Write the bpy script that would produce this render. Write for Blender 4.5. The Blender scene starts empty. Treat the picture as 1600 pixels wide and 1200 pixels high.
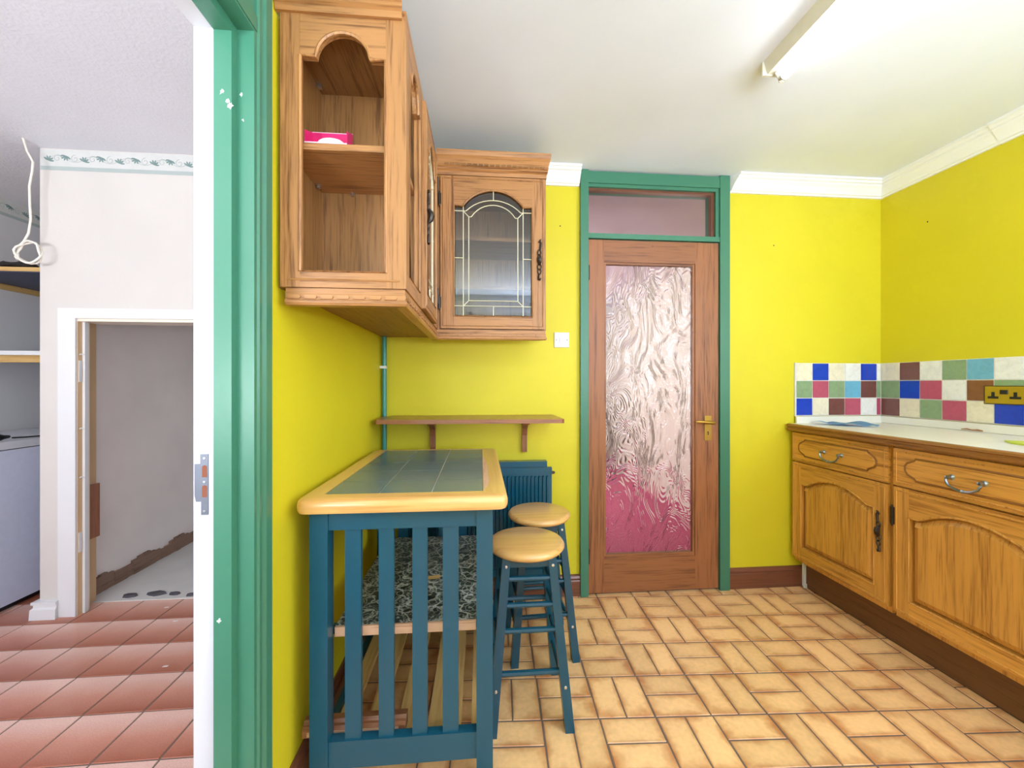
import bpy, bmesh, math, random
from mathutils import Vector, Matrix
random.seed(7)
scene = bpy.context.scene
C = scene.collection
PI = math.pi

# ------------------------------------------------------------------ camera
cam_d = bpy.data.cameras.new('camera'); cam = bpy.data.objects.new('camera', cam_d); C.objects.link(cam)
cam.location = (0, 0, 1.18)
cam.rotation_euler = (PI/2, 0, -math.atan(50/610))
cam_d.sensor_width = 36; cam_d.lens = 610/1600*36; cam_d.clip_start = 0.02
scene.camera = cam
# ------------------------------------------------------------------ world, lights, exposure
w = bpy.data.worlds.new('sky'); scene.world = w; w.use_nodes = True
w.node_tree.nodes['Background'].inputs[0].default_value = (0.72, 0.82, 1.0, 1)
w.node_tree.nodes['Background'].inputs[1].default_value = 1.0
XRW = 2.392
def area(name, loc, rot, sx, sy, power, col):
    l = bpy.data.lights.new(name, 'AREA'); l.shape = 'RECTANGLE'; l.size = sx; l.size_y = sy
    l.energy = power; l.color = col
    o = bpy.data.objects.new(name, l); C.objects.link(o); o.location = loc; o.rotation_euler = rot
    return o
# daylight through the windows of the place: one above the worktop, one behind the camera, one at the end of the hall;
# the tilted lights are added fill for the ceilings, with no real source
area('side_window_daylight', (XRW+.06, -.55, 1.62), (0, PI/2, 0), 1.10, 1.7, 22, (0.74, 0.86, 1.0))
area('side_ceiling_fill', (XRW+.08, -.55, 1.40), (0, PI/2+.8, 0),   .7, 1.7, 6, (0.72, 0.84, 1.0))
area('near_window_daylight', (1.0, -1.66, 1.55), (PI/2, 0, 0), 2.3, 1.2, 2.5, (0.80, 0.89, 1.0))
area('near_ceiling_fill', (1.0, -1.70, 1.25), (PI/2+1.38, 0, 0), 2.3, .8, 100, (0.72, 0.84, 1.0))
area('hall_window_daylight', (-1.25, -1.66, 1.25), (PI/2, 0, 0), 1.1, 1.8, 9, (0.88, 0.93, 1.0))
area('hall_ceiling_fill', (-1.5, -1.70, 1.1), (PI/2+1.25, 0, 0), 1.4, .8, 86, (0.90, 0.94, 1.0))
area('passage_fill', (0.06, 4.2, 1.4), (0, -PI/2, 0), 1.6, 1.8, 27, (1.0, 0.96, 0.94))  # added fill so the passage is lit; no window is known there
scene.view_settings.view_transform = 'Standard'
scene.view_settings.look = 'None'
scene.view_settings.gamma = 1.0
scene.view_settings.use_curve_mapping = False
scene.view_settings.exposure = 0.86
scene.cycles.use_denoising = True
scene.cycles.max_bounces = 7
scene.cycles.diffuse_bounces = 4
scene.cycles.transparent_max_bounces = 12
scene.cycles.sample_clamp_indirect = 5.0
scene.cycles.use_adaptive_sampling = True
scene.cycles.adaptive_threshold = 0.03

# ------------------------------------------------------------------ materials
def lin(c):
    return tuple(((x/255)/12.92 if x/255 <= .04045 else ((x/255+.055)/1.055)**2.4) for x in c) + (1.0,)
class NT:
    def __init__(s, name):
        s.m = bpy.data.materials.new(name); s.m.use_nodes = True
        s.t = s.m.node_tree; s.b = s.t.nodes['Principled BSDF']; s.o = s.t.nodes['Material Output']
    def n(s, typ, **kw):
        nd = s.t.nodes.new(typ)
        for k, v in kw.items():
            if k.startswith('i_'): nd.inputs[k[2:].replace('_', ' ')].default_value = v
            else: setattr(nd, k, v)
        return nd
    def l(s, a, b): s.t.links.new(a, b)
    def ramp(s, fac, stops, interp='LINEAR'):
        r = s.n('ShaderNodeValToRGB'); r.color_ramp.interpolation = interp
        e = r.color_ramp.elements
        while len(e) < len(stops): e.new(0.5)
        for el, (p, c) in zip(e, stops): el.position = p; el.color = c
        s.l(fac, r.inputs[0]); return r
    def coords(s, scale=(1, 1, 1), kind='Object'):
        tc = s.n('ShaderNodeTexCoord'); mp = s.n('ShaderNodeMapping'); mp.inputs['Scale'].default_value = scale
        s.l(tc.outputs[kind], mp.inputs[0]); return mp.outputs[0]
    def noise(s, vec, scale, detail=4, rough=.55, dist=0):
        nd = s.n('ShaderNodeTexNoise'); nd.inputs['Scale'].default_value = scale; nd.inputs['Detail'].default_value = detail
        nd.inputs['Roughness'].default_value = rough; nd.inputs['Distortion'].default_value = dist
        s.l(vec, nd.inputs['Vector']); return nd.outputs['Fac']
    def bump(s, h, strength=.2, dist=.002):
        b = s.n('ShaderNodeBump'); b.inputs['Strength'].default_value = strength; b.inputs['Distance'].default_value = dist
        s.l(h, b.inputs['Height']); s.l(b.outputs[0], s.b.inputs['Normal']); return b
    def mixc(s, fac, a, b, mode='MIX'):
        m = s.n('ShaderNodeMix', data_type='RGBA', blend_type=mode)
        if hasattr(fac, 'is_linked'): s.l(fac, m.inputs[0])
        else: m.inputs[0].default_value = fac
        for v, i in ((a, 6), (b, 7)):
            if hasattr(v, 'is_linked'): s.l(v, m.inputs[i])
            else: m.inputs[i].default_value = v
        return m.outputs[2]
def shade(c, k): return (c[0]*k, c[1]*k, c[2]*k, 1)

def paint(name, col, rough=.5, var=.06, bscale=60, bstr=.08, chips=None, chip_t=.74, chip_scale=28, spec=.5, scale2=3):
    g = NT(name); v = g.coords(); c = lin(col)
    n = g.noise(v, scale2, 2)
    r = g.ramp(n, [(.3, shade(c, 1-var)), (.7, shade(c, 1+var*.4))])
    out = r.outputs[0]
    if chips:
        n2 = g.noise(v, chip_scale, 4, .65)
        r2 = g.ramp(n2, [(chip_t, (0, 0, 0, 1)), (chip_t+.015, (1, 1, 1, 1))])
        out = g.mixc(r2.outputs[0], out, lin(chips))
    g.l(out, g.b.inputs['Base Color'])
    g.b.inputs['Roughness'].default_value = rough
    g.b.inputs['Specular IOR Level'].default_value = spec
    if bstr: g.bump(g.noise(v, bscale, 1), bstr, .003)
    return g.m
def wood(name, c1, c2, axis='Z', rough=.38, sc=1.0, fig=.5, spots=None, coat=0.0):
    g = NT(name)
    s = {'X': (.6*sc, 14*sc, 14*sc), 'Y': (14*sc, .6*sc, 14*sc), 'Z': (14*sc, 14*sc, .6*sc)}[axis]
    v = g.coords(s)
    oi = g.n('ShaderNodeObjectInfo')
    add = g.n('ShaderNodeVectorMath', operation='ADD'); g.l(v, add.inputs[0])
    cm = g.n('ShaderNodeVectorMath', operation='SCALE'); cm.inputs[0].default_value = (13, 7, 5)
    g.l(oi.outputs['Random'], cm.inputs['Scale']); g.l(cm.outputs[0], add.inputs[1])
    vv = add.outputs[0]
    n1 = g.noise(vv, 2.2, 3, .6, 1.2)
    n2 = g.noise(vv, 11, 3, .6)
    mx = g.n('ShaderNodeMath', operation='MULTIPLY_ADD'); g.l(n2, mx.inputs[0]); mx.inputs[1].default_value = fig; 
    sc2 = g.n('ShaderNodeMath', operation='MULTIPLY'); g.l(n1, sc2.inputs[0]); sc2.inputs[1].default_value = 1-fig; g.l(sc2.outputs[0], mx.inputs[2])
    a, b = lin(c1), lin(c2)
    r = g.ramp(mx.outputs[0], [(.34, b), (.5, a), (.68, shade(a, 1.1))])
    hv = g.n('ShaderNodeHueSaturation'); g.l(r.outputs[0], hv.inputs['Color'])
    vr = g.n('ShaderNodeMath', operation='MULTIPLY_ADD'); g.l(oi.outputs['Random'], vr.inputs[0]); vr.inputs[1].default_value = .16; vr.inputs[2].default_value = .92
    g.l(vr.outputs[0], hv.inputs['Value'])
    out = hv.outputs[0]
    if spots:
        n3 = g.noise(g.coords((1, 1, 1)), spots[1], 3, .5)
        r3 = g.ramp(n3, [(spots[2], (0, 0, 0, 1)), (spots[2]+.1, (1, 1, 1, 1))])
        out = g.mixc(r3.outputs[0], out, lin(spots[0]))
    g.l(out, g.b.inputs['Base Color'])
    g.b.inputs['Roughness'].default_value = rough
    g.b.inputs['Coat Weight'].default_value = coat; g.b.inputs['Coat Roughness'].default_value = .2
    return g.m
def plain(name, col, rough=.5, metal=0.0, spec=.5, emit=None):
    g = NT(name); g.b.inputs['Base Color'].default_value = lin(col)
    v = g.coords(); n = g.noise(v, 35, 1)
    c = lin(col); r = g.ramp(n, [(.3, shade(c, .975)), (.7, shade(c, 1.015))]); g.l(r.outputs[0], g.b.inputs['Base Color'])
    g.b.inputs['Roughness'].default_value = rough; g.b.inputs['Metallic'].default_value = metal
    g.b.inputs['Specular IOR Level'].default_value = spec
    if emit:
        g.b.inputs['Emission Color'].default_value = emit[0]; g.b.inputs['Emission Strength'].default_value = emit[1]
    return g.m
def clear_glass(name, tint=(.94, .95, .95, 1), refl=1.0):
    g = NT(name); g.t.nodes.remove(g.b)
    tr = g.n('ShaderNodeBsdfTransparent'); tr.inputs[0].default_value = tint
    gl = g.n('ShaderNodeBsdfGlossy'); gl.inputs['Roughness'].default_value = .02
    fr = g.n('ShaderNodeFresnel'); fr.inputs['IOR'].default_value = 1.5
    mu = g.n('ShaderNodeMath', operation='MULTIPLY'); g.l(fr.outputs[0], mu.inputs[0]); mu.inputs[1].default_value = refl
    mx = g.n('ShaderNodeMixShader'); g.l(mu.outputs[0], mx.inputs[0]); g.l(tr.outputs[0], mx.inputs[1]); g.l(gl.outputs[0], mx.inputs[2])
    g.l(mx.outputs[0], g.o.inputs[0]); return g.m
def textured_glass(name):
    g = NT(name)
    g.b.inputs['Base Color'].default_value = (.97, .95, .95, 1)
    g.b.inputs['Transmission Weight'].default_value = 1.0
    g.b.inputs['Roughness'].default_value = .06; g.b.inputs['IOR'].default_value = 1.45
    v = g.coords((1, 1, .5))
    n = g.noise(v, 7.5, 1.5, .5, 1.1)
    k = g.n('ShaderNodeMath', operation='MULTIPLY'); g.l(n, k.inputs[0]); k.inputs[1].default_value = 150
    sn = g.n('ShaderNodeMath', operation='SINE'); g.l(k.outputs[0], sn.inputs[0])
    n2 = g.noise(v, 22, 1, .5)
    m = g.n('ShaderNodeMath', operation='MULTIPLY_ADD'); g.l(n2, m.inputs[0]); m.inputs[1].default_value = 3.0; g.l(sn.outputs[0], m.inputs[2])
    g.bump(m.outputs[0], .42, .0016)
    return g.m
def tile_mat(name, centre, edge, rough=.32, mode='edge', varr=.10):
    g = NT(name)
    tc = g.n('ShaderNodeTexCoord'); oi = g.n('ShaderNodeObjectInfo')
    geo = g.n('ShaderNodeNewGeometry')
    sep = g.n('ShaderNodeSeparateXYZ'); g.l(tc.outputs['UV'], sep.inputs[0])
    n = g.noise(geo.outputs['Position'], 9, 3, .6)
    n2 = g.noise(geo.outputs['Position'], 260 if mode != 'edge' else 60, 1, .6)
    c, e = lin(centre), lin(edge)
    if mode == 'edge':
        def edge_d(o):
            a = g.n('ShaderNodeMath', operation='SUBTRACT'); g.l(o, a.inputs[0]); a.inputs[1].default_value = .5
            b = g.n('ShaderNodeMath', operation='ABSOLUTE'); g.l(a.outputs[0], b.inputs[0]); return b.outputs[0]
        mx = g.n('ShaderNodeMath', operation='MAXIMUM'); g.l(edge_d(sep.outputs[0]), mx.inputs[0]); g.l(edge_d(sep.outputs[1]), mx.inputs[1])
        ad = g.n('ShaderNodeMath', operation='MULTIPLY_ADD'); g.l(n, ad.inputs[0]); ad.inputs[1].default_value = .55; g.l(mx.outputs[0], ad.inputs[2])
        r = g.ramp(ad.outputs[0], [(.38, shade(c, 1.08)), (.6, c), (.82, e)])
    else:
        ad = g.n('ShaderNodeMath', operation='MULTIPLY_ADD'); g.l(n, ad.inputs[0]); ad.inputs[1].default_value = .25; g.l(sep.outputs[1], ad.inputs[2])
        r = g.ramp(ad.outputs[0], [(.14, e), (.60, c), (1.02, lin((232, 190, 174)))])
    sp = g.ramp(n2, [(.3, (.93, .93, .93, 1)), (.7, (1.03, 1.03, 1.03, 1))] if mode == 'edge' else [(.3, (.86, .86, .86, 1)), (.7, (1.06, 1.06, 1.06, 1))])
    col = g.mixc(1.0, r.outputs[0], sp.outputs[0], 'MULTIPLY')
    hv = g.n('ShaderNodeHueSaturation'); g.l(col, hv.inputs['Color'])
    vr = g.n('ShaderNodeMath', operation='MULTIPLY_ADD'); g.l(oi.outputs['Random'], vr.inputs[0]); vr.inputs[1].default_value = varr*2; vr.inputs[2].default_value = 1-varr
    g.l(vr.outputs[0], hv.inputs['Value']); g.l(hv.outputs[0], g.b.inputs['Base Color'])
    g.b.inputs['Roughness'].default_value = rough
    return g.m
def glaze(name, col):
    g = NT(name); v = g.coords(); c = lin(col)
    geo = g.n('ShaderNodeNewGeometry')
    n = g.noise(geo.outputs['Position'], 30, 2, .6, 1.0)
    r = g.ramp(n, [(.30, shade(c, .90)), (.5, c), (.7, shade(c, 1.06))]); g.l(r.outputs[0], g.b.inputs['Base Color'])
    g.b.inputs['Roughness'].default_value = .22; return g.m
def marble(name):
    g = NT(name); v = g.coords((1, 1, 1))
    n = g.noise(v, 14, 5, .6)
    vm = g.n('ShaderNodeVectorMath', operation='SCALE'); vm.inputs['Scale'].default_value = .12
    nn = g.n('ShaderNodeTexNoise'); nn.inputs['Scale'].default_value = 16; nn.inputs['Detail'].default_value = 3; g.l(v, nn.inputs['Vector'])
    g.l(nn.outputs['Color'], vm.inputs[0])
    ad = g.n('ShaderNodeVectorMath', operation='ADD'); g.l(v, ad.inputs[0]); g.l(vm.outputs[0], ad.inputs[1])
    outs = []
    for s in (17, 38):
        vo = g.n('ShaderNodeTexVoronoi', feature='DISTANCE_TO_EDGE'); vo.inputs['Scale'].default_value = s; g.l(ad.outputs[0], vo.inputs['Vector'])
        outs.append(g.ramp(vo.outputs['Distance'], [(.0, (1, 1, 1, 1)), (.075, (0, 0, 0, 1))]).outputs[0])
    mxx = g.n('ShaderNodeMix', data_type='RGBA', blend_type='LIGHTEN'); mxx.inputs[0].default_value = .75
    g.l(outs[0], mxx.inputs[6]); g.l(outs[1], mxx.inputs[7])
    base = g.ramp(n, [(.35, lin((26, 34, 34))), (.65, lin((56, 70, 64)))])
    mul = g.n('ShaderNodeMath', operation='MULTIPLY'); g.l(mxx.outputs[2], mul.inputs[0]); mul.inputs[1].default_value = .8
    out = g.mixc(mul.outputs[0], base.outputs[0], lin((220, 226, 214)))
    g.l(out, g.b.inputs['Base Color']); g.b.inputs['Roughness'].default_value = .3
    return g.m

M = {}
M['yellow'] = paint('yellow_wall_paint', (220, 205, 34), .55, .05, 130, .10, scale2=2)
M['ceiling'] = paint('white_ceiling_paint', (234, 239, 250), .8, .03, 40, .05)
M['hallwhite'] = paint('white_hall_paint', (212, 206, 199), .75, .04, 90, .10)
M['hallceil'] = paint('white_artex_ceiling', (226, 226, 232), .85, .03, 90, .45)
M['alcove'] = paint('grubby_white_wall', (214, 212, 214), .8, .05, 90, .1, chips=(170, 165, 160), chip_t=.78, chip_scale=18)
M['cupboard'] = paint('cupboard_plaster', (246, 240, 236), .85, .06, 30, .12, chips=(150, 140, 135), chip_t=.80, chip_scale=22)
M['white'] = paint('white_gloss_paint', (224, 224, 224), .3, .03, 40, .05)
M['jambwhite'] = paint('worn_white_gloss', (214, 214, 218), .4, .03, 40, .08)
M['cream'] = paint('cream_gloss_paint', (236, 226, 208), .35, .05, 40, .05)
M['tan'] = paint('bare_tan_wood_paint', (214, 180, 138), .5, .1, 40, .05)
M['green'] = paint('green_gloss_paint', (66, 126, 100), .34, .05, 50, .1, chips=(226, 232, 228), chip_t=.80, chip_scale=44)
M['cornice'] = paint('white_plaster_cornice', (246, 246, 246), .6, .02, 60, .03)
M['pink'] = paint('pink_carpet', (176, 66, 110), .95, .12, 300, .3)
M['passwall'] = paint('passage_cream_wall', (214, 204, 192), .8, .05)
M['passceil'] = paint('passage_mauve_ceiling', (186, 160, 170), .85, .05)
OAK1, OAK2 = (176, 124, 74), (112, 68, 36)
for ax in 'XYZ':
    M['oak'+ax] = wood('limed_oak_'+ax, OAK1, OAK2, ax, .42, 1.0, .55)
    M['gold'+ax] = wood('golden_oak_'+ax, (214, 154, 70), (156, 100, 38), ax, .36, 1.0, .5, coat=.2)
    M['oakin'+ax] = wood('oak_veneer_interior_'+ax, (148, 104, 58), (100, 66, 34), ax, .5, 1.3, .6)
    M['door'+ax] = wood('worn_brown_door_wood_'+ax, (152, 96, 58), (98, 56, 34), ax, .45, .8, .5, spots=((70, 42, 30), 16, .72))
    M['mah'+ax] = wood('reddish_pine_'+ax, (152, 96, 64), (108, 60, 40), ax, .35, 1.0, .5, coat=.3)
    M['skirt'+ax] = wood('dark_brown_skirting_'+ax, (122, 72, 50), (84, 46, 32), ax, .35, .8, .5, coat=.3)
    M['beech'+ax] = wood('lacquered_beech_'+ax, (226, 178, 108), (206, 150, 82), ax, .28, .7, .45, coat=.4)
    M['pine'+ax] = wood('raw_pine_'+ax, (206, 168, 104), (178, 130, 70), ax, .55, .8, .5, spots=((150, 96, 50), 22, .72))
    M['pineedge'+ax] = wood('pale_pine_edge_'+ax, (218, 176, 142), (186, 134, 104), ax, .55, 1.2, .6)
for ax in 'YZ': M['goldd'+ax] = wood('dark_oak_shade_lines_'+ax, (150, 98, 42), (108, 64, 24), ax, .36, 1.0, .5, coat=.2)  # shadow lines painted into beads and panel recesses; also the edging's own darker brown
M['plinth'] = wood('brown_laminate_plinth', (116, 76, 44), (90, 56, 32), 'Y', .5, 1.5, .6)
M['teal'] = paint('teal_blue_paint', (20, 78, 99), .3, .06, 60, .06, chips=(150, 180, 188), chip_t=.77, chip_scale=55)
M['stool'] = paint('stool_blue_paint', (16, 72, 92), .25, .06, 60, .05, chips=(150, 180, 188), chip_t=.79, chip_scale=55)
M['rad'] = paint('radiator_blue_gloss', (10, 84, 108), .22, .03, 60, .03)
M['pipe'] = paint('green_blue_pipe_paint', (66, 146, 136), .3, .05, 60, .05)
M['tabletile'] = paint('dark_slate_green_glaze', (96, 118, 124), .2, .06, 90, .04)
M['grout_light'] = plain('cream_grout', (214, 210, 196), .8)
M['grout_dark'] = plain('dark_grout', (112, 96, 84), .9)
M['grout_white'] = plain('white_grout', (238, 232, 226), .7)
M['ktile'] = tile_mat('honey_floor_tile', (244, 196, 136), (200, 132, 78), .34)
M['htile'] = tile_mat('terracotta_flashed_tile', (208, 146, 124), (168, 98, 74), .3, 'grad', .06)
M['worktop'] = paint('cream_laminate', (238, 234, 222), .35, .02, 60, .02)
M['marble'] = marble('dark_marble_laminate')
M['brass'] = plain('aged_brass', (186, 150, 70), .38, .9)
M['brassplate'] = plain('tarnished_brass', (190, 160, 40), .4, .6)
M['darkmetal'] = plain('antique_dark_metal', (74, 66, 60), .4, .8)
M['steel'] = plain('blue_grey_pewter', (150, 162, 176), .28, .95)
M['chrome'] = plain('bright_screw_metal', (210, 212, 214), .25, .9)
M['zinc'] = plain('zinc_plate', (120, 124, 134), .42, .8)
M['black'] = plain('black_plastic', (24, 24, 26), .45)
M['rust'] = plain('raw_wood_mortise', (140, 80, 56), .8)
M['plastic'] = plain('white_plastic', (238, 238, 236), .35)
M['bluecloth'] = paint('blue_cloth', (150, 196, 240), .9, .08, 60, .03)
M['lime'] = paint('lime_green_plastic', (200, 212, 70), .5, .03)
M['magenta'] = plain('magenta_card', (206, 24, 96), .5)
M['pinkcard'] = plain('pale_pink_card', (236, 190, 200), .6)
M['soap'] = plain('white_soap', (240, 236, 232), .4)
M['freezer'] = plain('freezer_white_enamel', (214, 220, 242), .3)
M['freezerlid'] = plain('freezer_lid_enamel', (210, 212, 218), .3)
M['navy'] = plain('navy_shelf_paint', (52, 60, 86), .5)
M['came'] = plain('gilt_lead_came', (232, 222, 190), .35, .2)
M['tube'] = plain('lit_fluorescent_tube', (250, 250, 250), .3, emit=((.93, .97, 1, 1), 8.5))
M['batten'] = plain('cream_batten_enamel', (226, 222, 206), .4)
M['cable'] = plain('cream_cable', (236, 230, 216), .5)
M['leaf'] = plain('printed_leaf_green', (122, 146, 142), .8)
M['scroll'] = plain('printed_scroll_grey', (168, 178, 176), .8)
M['stripe'] = plain('printed_grey_stripe', (172, 182, 178), .8)
M['border'] = plain('border_paper', (208, 208, 203), .8)
M['concrete'] = paint('white_rough_concrete', (214, 212, 208), .9, .12, 18, .5)
M['stone'] = plain('dark_slate_shard', (78, 74, 80), .8)
M['rot'] = wood('rotten_brown_skirting', (146, 118, 100), (104, 80, 66), 'Y', .8, .7, .5)
M['glass'] = clear_glass('cabinet_glass', refl=1.6)
M['transom'] = clear_glass('transom_glass')
M['swirl'] = textured_glass('swirl_textured_glass')
M['blur_stand_in'] = wood('dark_stand_in_wood', (66, 54, 56), (44, 36, 38), 'X', .5)
M['dark'] = plain('dark_print', (40, 34, 34), .6)

# ------------------------------------------------------------------ mesh helpers
def link(o, parent=None):
    C.objects.link(o)
    if parent:
        o.parent = parent
    return o
def obj(name, bm, mat, parent=None, smooth=False, bevel=0, seg=1):
    """vertices in world coordinates; a child is stored relative to its top root's origin"""
    if bevel:
        ed = [e for e in bm.edges if len(e.link_faces) == 2 and e.calc_face_angle(0) > .5]
        try: bmesh.ops.bevel(bm, geom=ed, offset=bevel, segments=seg, affect='EDGES', profile=.6, clamp_overlap=True)
        except Exception: pass
    bmesh.ops.recalc_face_normals(bm, faces=bm.faces)
    me = bpy.data.meshes.new(name); 
    base = Vector((0, 0, 0)); p = parent
    while p is not None: base += p.location; p = p.parent
    if base.length: bmesh.ops.translate(bm, verts=bm.verts, vec=-base)
    bm.to_mesh(me); bm.free()
    for m in (mat if isinstance(mat, (list, tuple)) else [mat]): me.materials.append(M[m] if isinstance(m, str) else m)
    if smooth:
        for f in me.polygons: f.use_smooth = True
        try: me.set_sharp_from_angle(angle=.7)
        except Exception: pass
    return link(bpy.data.objects.new(name, me), parent)
def thing(name, label, cat, loc=(0, 0, 0), group=None):
    o = bpy.data.objects.new(name, None); C.objects.link(o); o.location = loc; o.empty_display_size = .05
    return tag(o, label, cat, group)
def tag(o, label, cat, group=None):
    o['label'] = label; o['category'] = cat
    if group: o['group'] = group
    return o
def struct(o):
    o['kind'] = 'structure'; return o
def box(bm, x0, x1, y0, y1, z0, z1):
    v = [bm.verts.new(p) for p in ((x0,y0,z0),(x1,y0,z0),(x1,y1,z0),(x0,y1,z0),(x0,y0,z1),(x1,y0,z1),(x1,y1,z1),(x0,y1,z1))]
    for f in ((0,3,2,1),(4,5,6,7),(0,1,5,4),(1,2,6,5),(2,3,7,6),(3,0,4,7)): bm.faces.new([v[i] for i in f])
    return v
def B(*b):
    bm = bmesh.new()
    if len(b) == 6 and not isinstance(b[0], (tuple, list)): box(bm, *b)
    else:
        for q in b: box(bm, *q)
    return bm
def bx(name, mat, parent, *b, bevel=0, seg=1): return obj(name, B(*b), mat, parent, bevel=bevel, seg=seg)
class Plane2:
    """2-D drawing plane: u, v in the plane, w out of it towards the room"""
    def __init__(s, kind, pos): s.k, s.p = kind, pos
    def __call__(s, u, v, w=0):
        if s.k == '-Y': return (u, s.p-w, v)
        if s.k == '+X': return (s.p+w, u, v)
        if s.k == '-X': return (s.p-w, u, v)
        if s.k == 'Z': return (u, v, s.p+w)
def prism(bm, pl, poly, w0, w1, inset=0):
    n = len(poly)
    a = [bm.verts.new(pl(u, v, w0)) for u, v in poly]
    top = poly
    if inset:
        cu = sum(p[0] for p in poly)/n; cv = sum(p[1] for p in poly)/n
        top = offset(poly, inset)
    b = [bm.verts.new(pl(u, v, w1)) for u, v in top]
    bm.faces.new(a[::-1]); bm.faces.new(b)
    for i in range(n): bm.faces.new((a[i], a[(i+1) % n], b[(i+1) % n], b[i]))
def offset(poly, d):
    """inward offset of a simple polygon (either winding)"""
    n = len(poly); ar = sum(poly[i][0]*poly[(i+1) % n][1]-poly[(i+1) % n][0]*poly[i][1] for i in range(n))
    s = 1 if ar > 0 else -1; out = []
    for i in range(n):
        p0, p1, p2 = Vector(poly[i-1]), Vector(poly[i]), Vector(poly[(i+1) % n])
        e1, e2 = (p1-p0), (p2-p1)
        if e1.length < 1e-9 or e2.length < 1e-9: out.append(tuple(p1)); continue
        e1.normalize(); e2.normalize()
        n1, n2 = Vector((-e1.y, e1.x))*s, Vector((-e2.y, e2.x))*s
        m = n1+n2
        k = m.length_squared
        m = n1*d if k < 1e-6 else m*(2*d/k)
        if m.length > 2.2*d: m = m.normalized()*2.2*d
        out.append((p1.x+m.x, p1.y+m.y))
    return out
def PR(pl, poly, w0, w1, inset=0):
    bm = bmesh.new(); prism(bm, pl, poly, w0, w1, inset); return bm
def tube(bm, pts, r, seg=8, closed=False, cap=True):
    pts = [Vector(p) for p in pts]; n = len(pts)
    rs = r if isinstance(r, (list, tuple)) else [r]*n
    rings = []; prev = None
    for i, p in enumerate(pts):
        if closed: t = pts[(i+1) % n]-pts[i-1]
        else: t = pts[min(i+1, n-1)]-pts[max(i-1, 0)]
        t.normalize()
        if prev is None:
            a = Vector((0, 0, 1)) if abs(t.z) < .9 else Vector((1, 0, 0))
            u = t.cross(a).normalized()
        else:
            u = prev-t*prev.dot(t)
            if u.length < 1e-5: u = t.cross(Vector((0, 0, 1)))
            u.normalize()
        prev = u; v = t.cross(u)
        rings.append([bm.verts.new(p+(u*math.cos(2*PI*k/seg)+v*math.sin(2*PI*k/seg))*rs[i]) for k in range(seg)])
    for i in range(n if closed else n-1):
        a, b = rings[i], rings[(i+1) % n]
        for k in range(seg): bm.faces.new((a[k], a[(k+1) % seg], b[(k+1) % seg], b[k]))
    if cap and not closed: bm.faces.new(rings[0][::-1]); bm.faces.new(rings[-1])
def T(pts, r, seg=8, closed=False):
    bm = bmesh.new(); tube(bm, pts, r, seg, closed); return bm
def lathe(bm, prof, centre, axis='Z', seg=24):
    """prof: list of (radius, height)"""
    cx, cy, cz = centre; rings = []
    for r, h in prof:
        ring = []
        for k in range(seg):
            a = 2*PI*k/seg; c, s = math.cos(a)*r, math.sin(a)*r
            p = {'Z': (cx+c, cy+s, cz+h), 'X': (cx+h, cy+c, cz+s), 'Y': (cx+c, cy+h, cz+s)}[axis]
            ring.append(bm.verts.new(p))
        rings.append(ring)
    for a, b in zip(rings, rings[1:]):
        for k in range(seg): bm.faces.new((a[k], a[(k+1) % seg], b[(k+1) % seg], b[k]))
    bm.faces.new(rings[0][::-1]); bm.faces.new(rings[-1])
def L(prof, centre, axis='Z', seg=24):
    bm = bmesh.new(); lathe(bm, prof, centre, axis, seg); return bm
def strip(prof, pos, a, b):
    """profile of (d, z) points swept between end functions a(d), b(d); pos(d, z, t) gives the point"""
    bm = bmesh.new(); n = len(prof)
    A = [bm.verts.new(pos(d, z, a(d))) for d, z in prof]; Bv = [bm.verts.new(pos(d, z, b(d))) for d, z in prof]
    bm.faces.new(A[::-1]); bm.faces.new(Bv)
    for i in range(n): bm.faces.new((A[i], A[(i+1) % n], Bv[(i+1) % n], Bv[i]))
    return bm
def arc_pts(c, hw, z0, z1, n=14):
    """circular arc from (c-hw, z0) over (c, z1) to (c+hw, z0)"""
    h = z1-z0; R = (hw*hw+h*h)/(2*h); zc = z1-R; a = math.asin(min(1, hw/R))
    if h > hw: a = PI-a
    return [(c+R*math.sin(t), zc+R*math.cos(t)) for t in [-a+2*a*i/n for i in range(n+1)]]
def copy_tree(o, parent=None):
    c = o.copy(); C.objects.link(c); c.parent = parent
    for ch in list(o.children): copy_tree(ch, c)
    return c

XL, XR, YB, ZC = -.527, 2.392, 2.15, 2.372
YN = -1.6

# ================================================================== STRUCTURE
# ---- floors
def tile_mesh(name, w, d, h=.008, mat='ktile', rot=False, bev=.0025):
    bm = bmesh.new()
    box(bm, -w/2, w/2, -d/2, d/2, 0, h)
    ed = [e for e in bm.edges if all(v.co.z > h/2 for v in e.verts)]
    bmesh.ops.bevel(bm, geom=ed, offset=bev, segments=1, affect='EDGES')
    bmesh.ops.recalc_face_normals(bm, faces=bm.faces)
    uv = bm.loops.layers.uv.new('UVMap')
    for f in bm.faces:
        for l in f.loops: l[uv].uv = (l.vert.co.x/w+.5, l.vert.co.y/d+.5)
    me = bpy.data.meshes.new(name); bm.to_mesh(me); bm.free(); me.materials.append(M[mat]); return me
floor = struct(bx('floor', 'grout_dark', None, XL-.02, XR, YN, YB+.02, -.05, -.002))
O0 = Vector((.419, 1.348)); EX = Vector((.2025, -.0100)); EY = Vector((.0066, .1950))
ang = math.atan2(EX.y, EX.x)
mv = tile_mesh('tile', .0975, .190); mh = tile_mesh('tile', .197, .0935)
far_tiles = []
def clip_ok(p): return XL+.05 < p.x < 1.93 and p.y < YB+.03
cands = []
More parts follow.
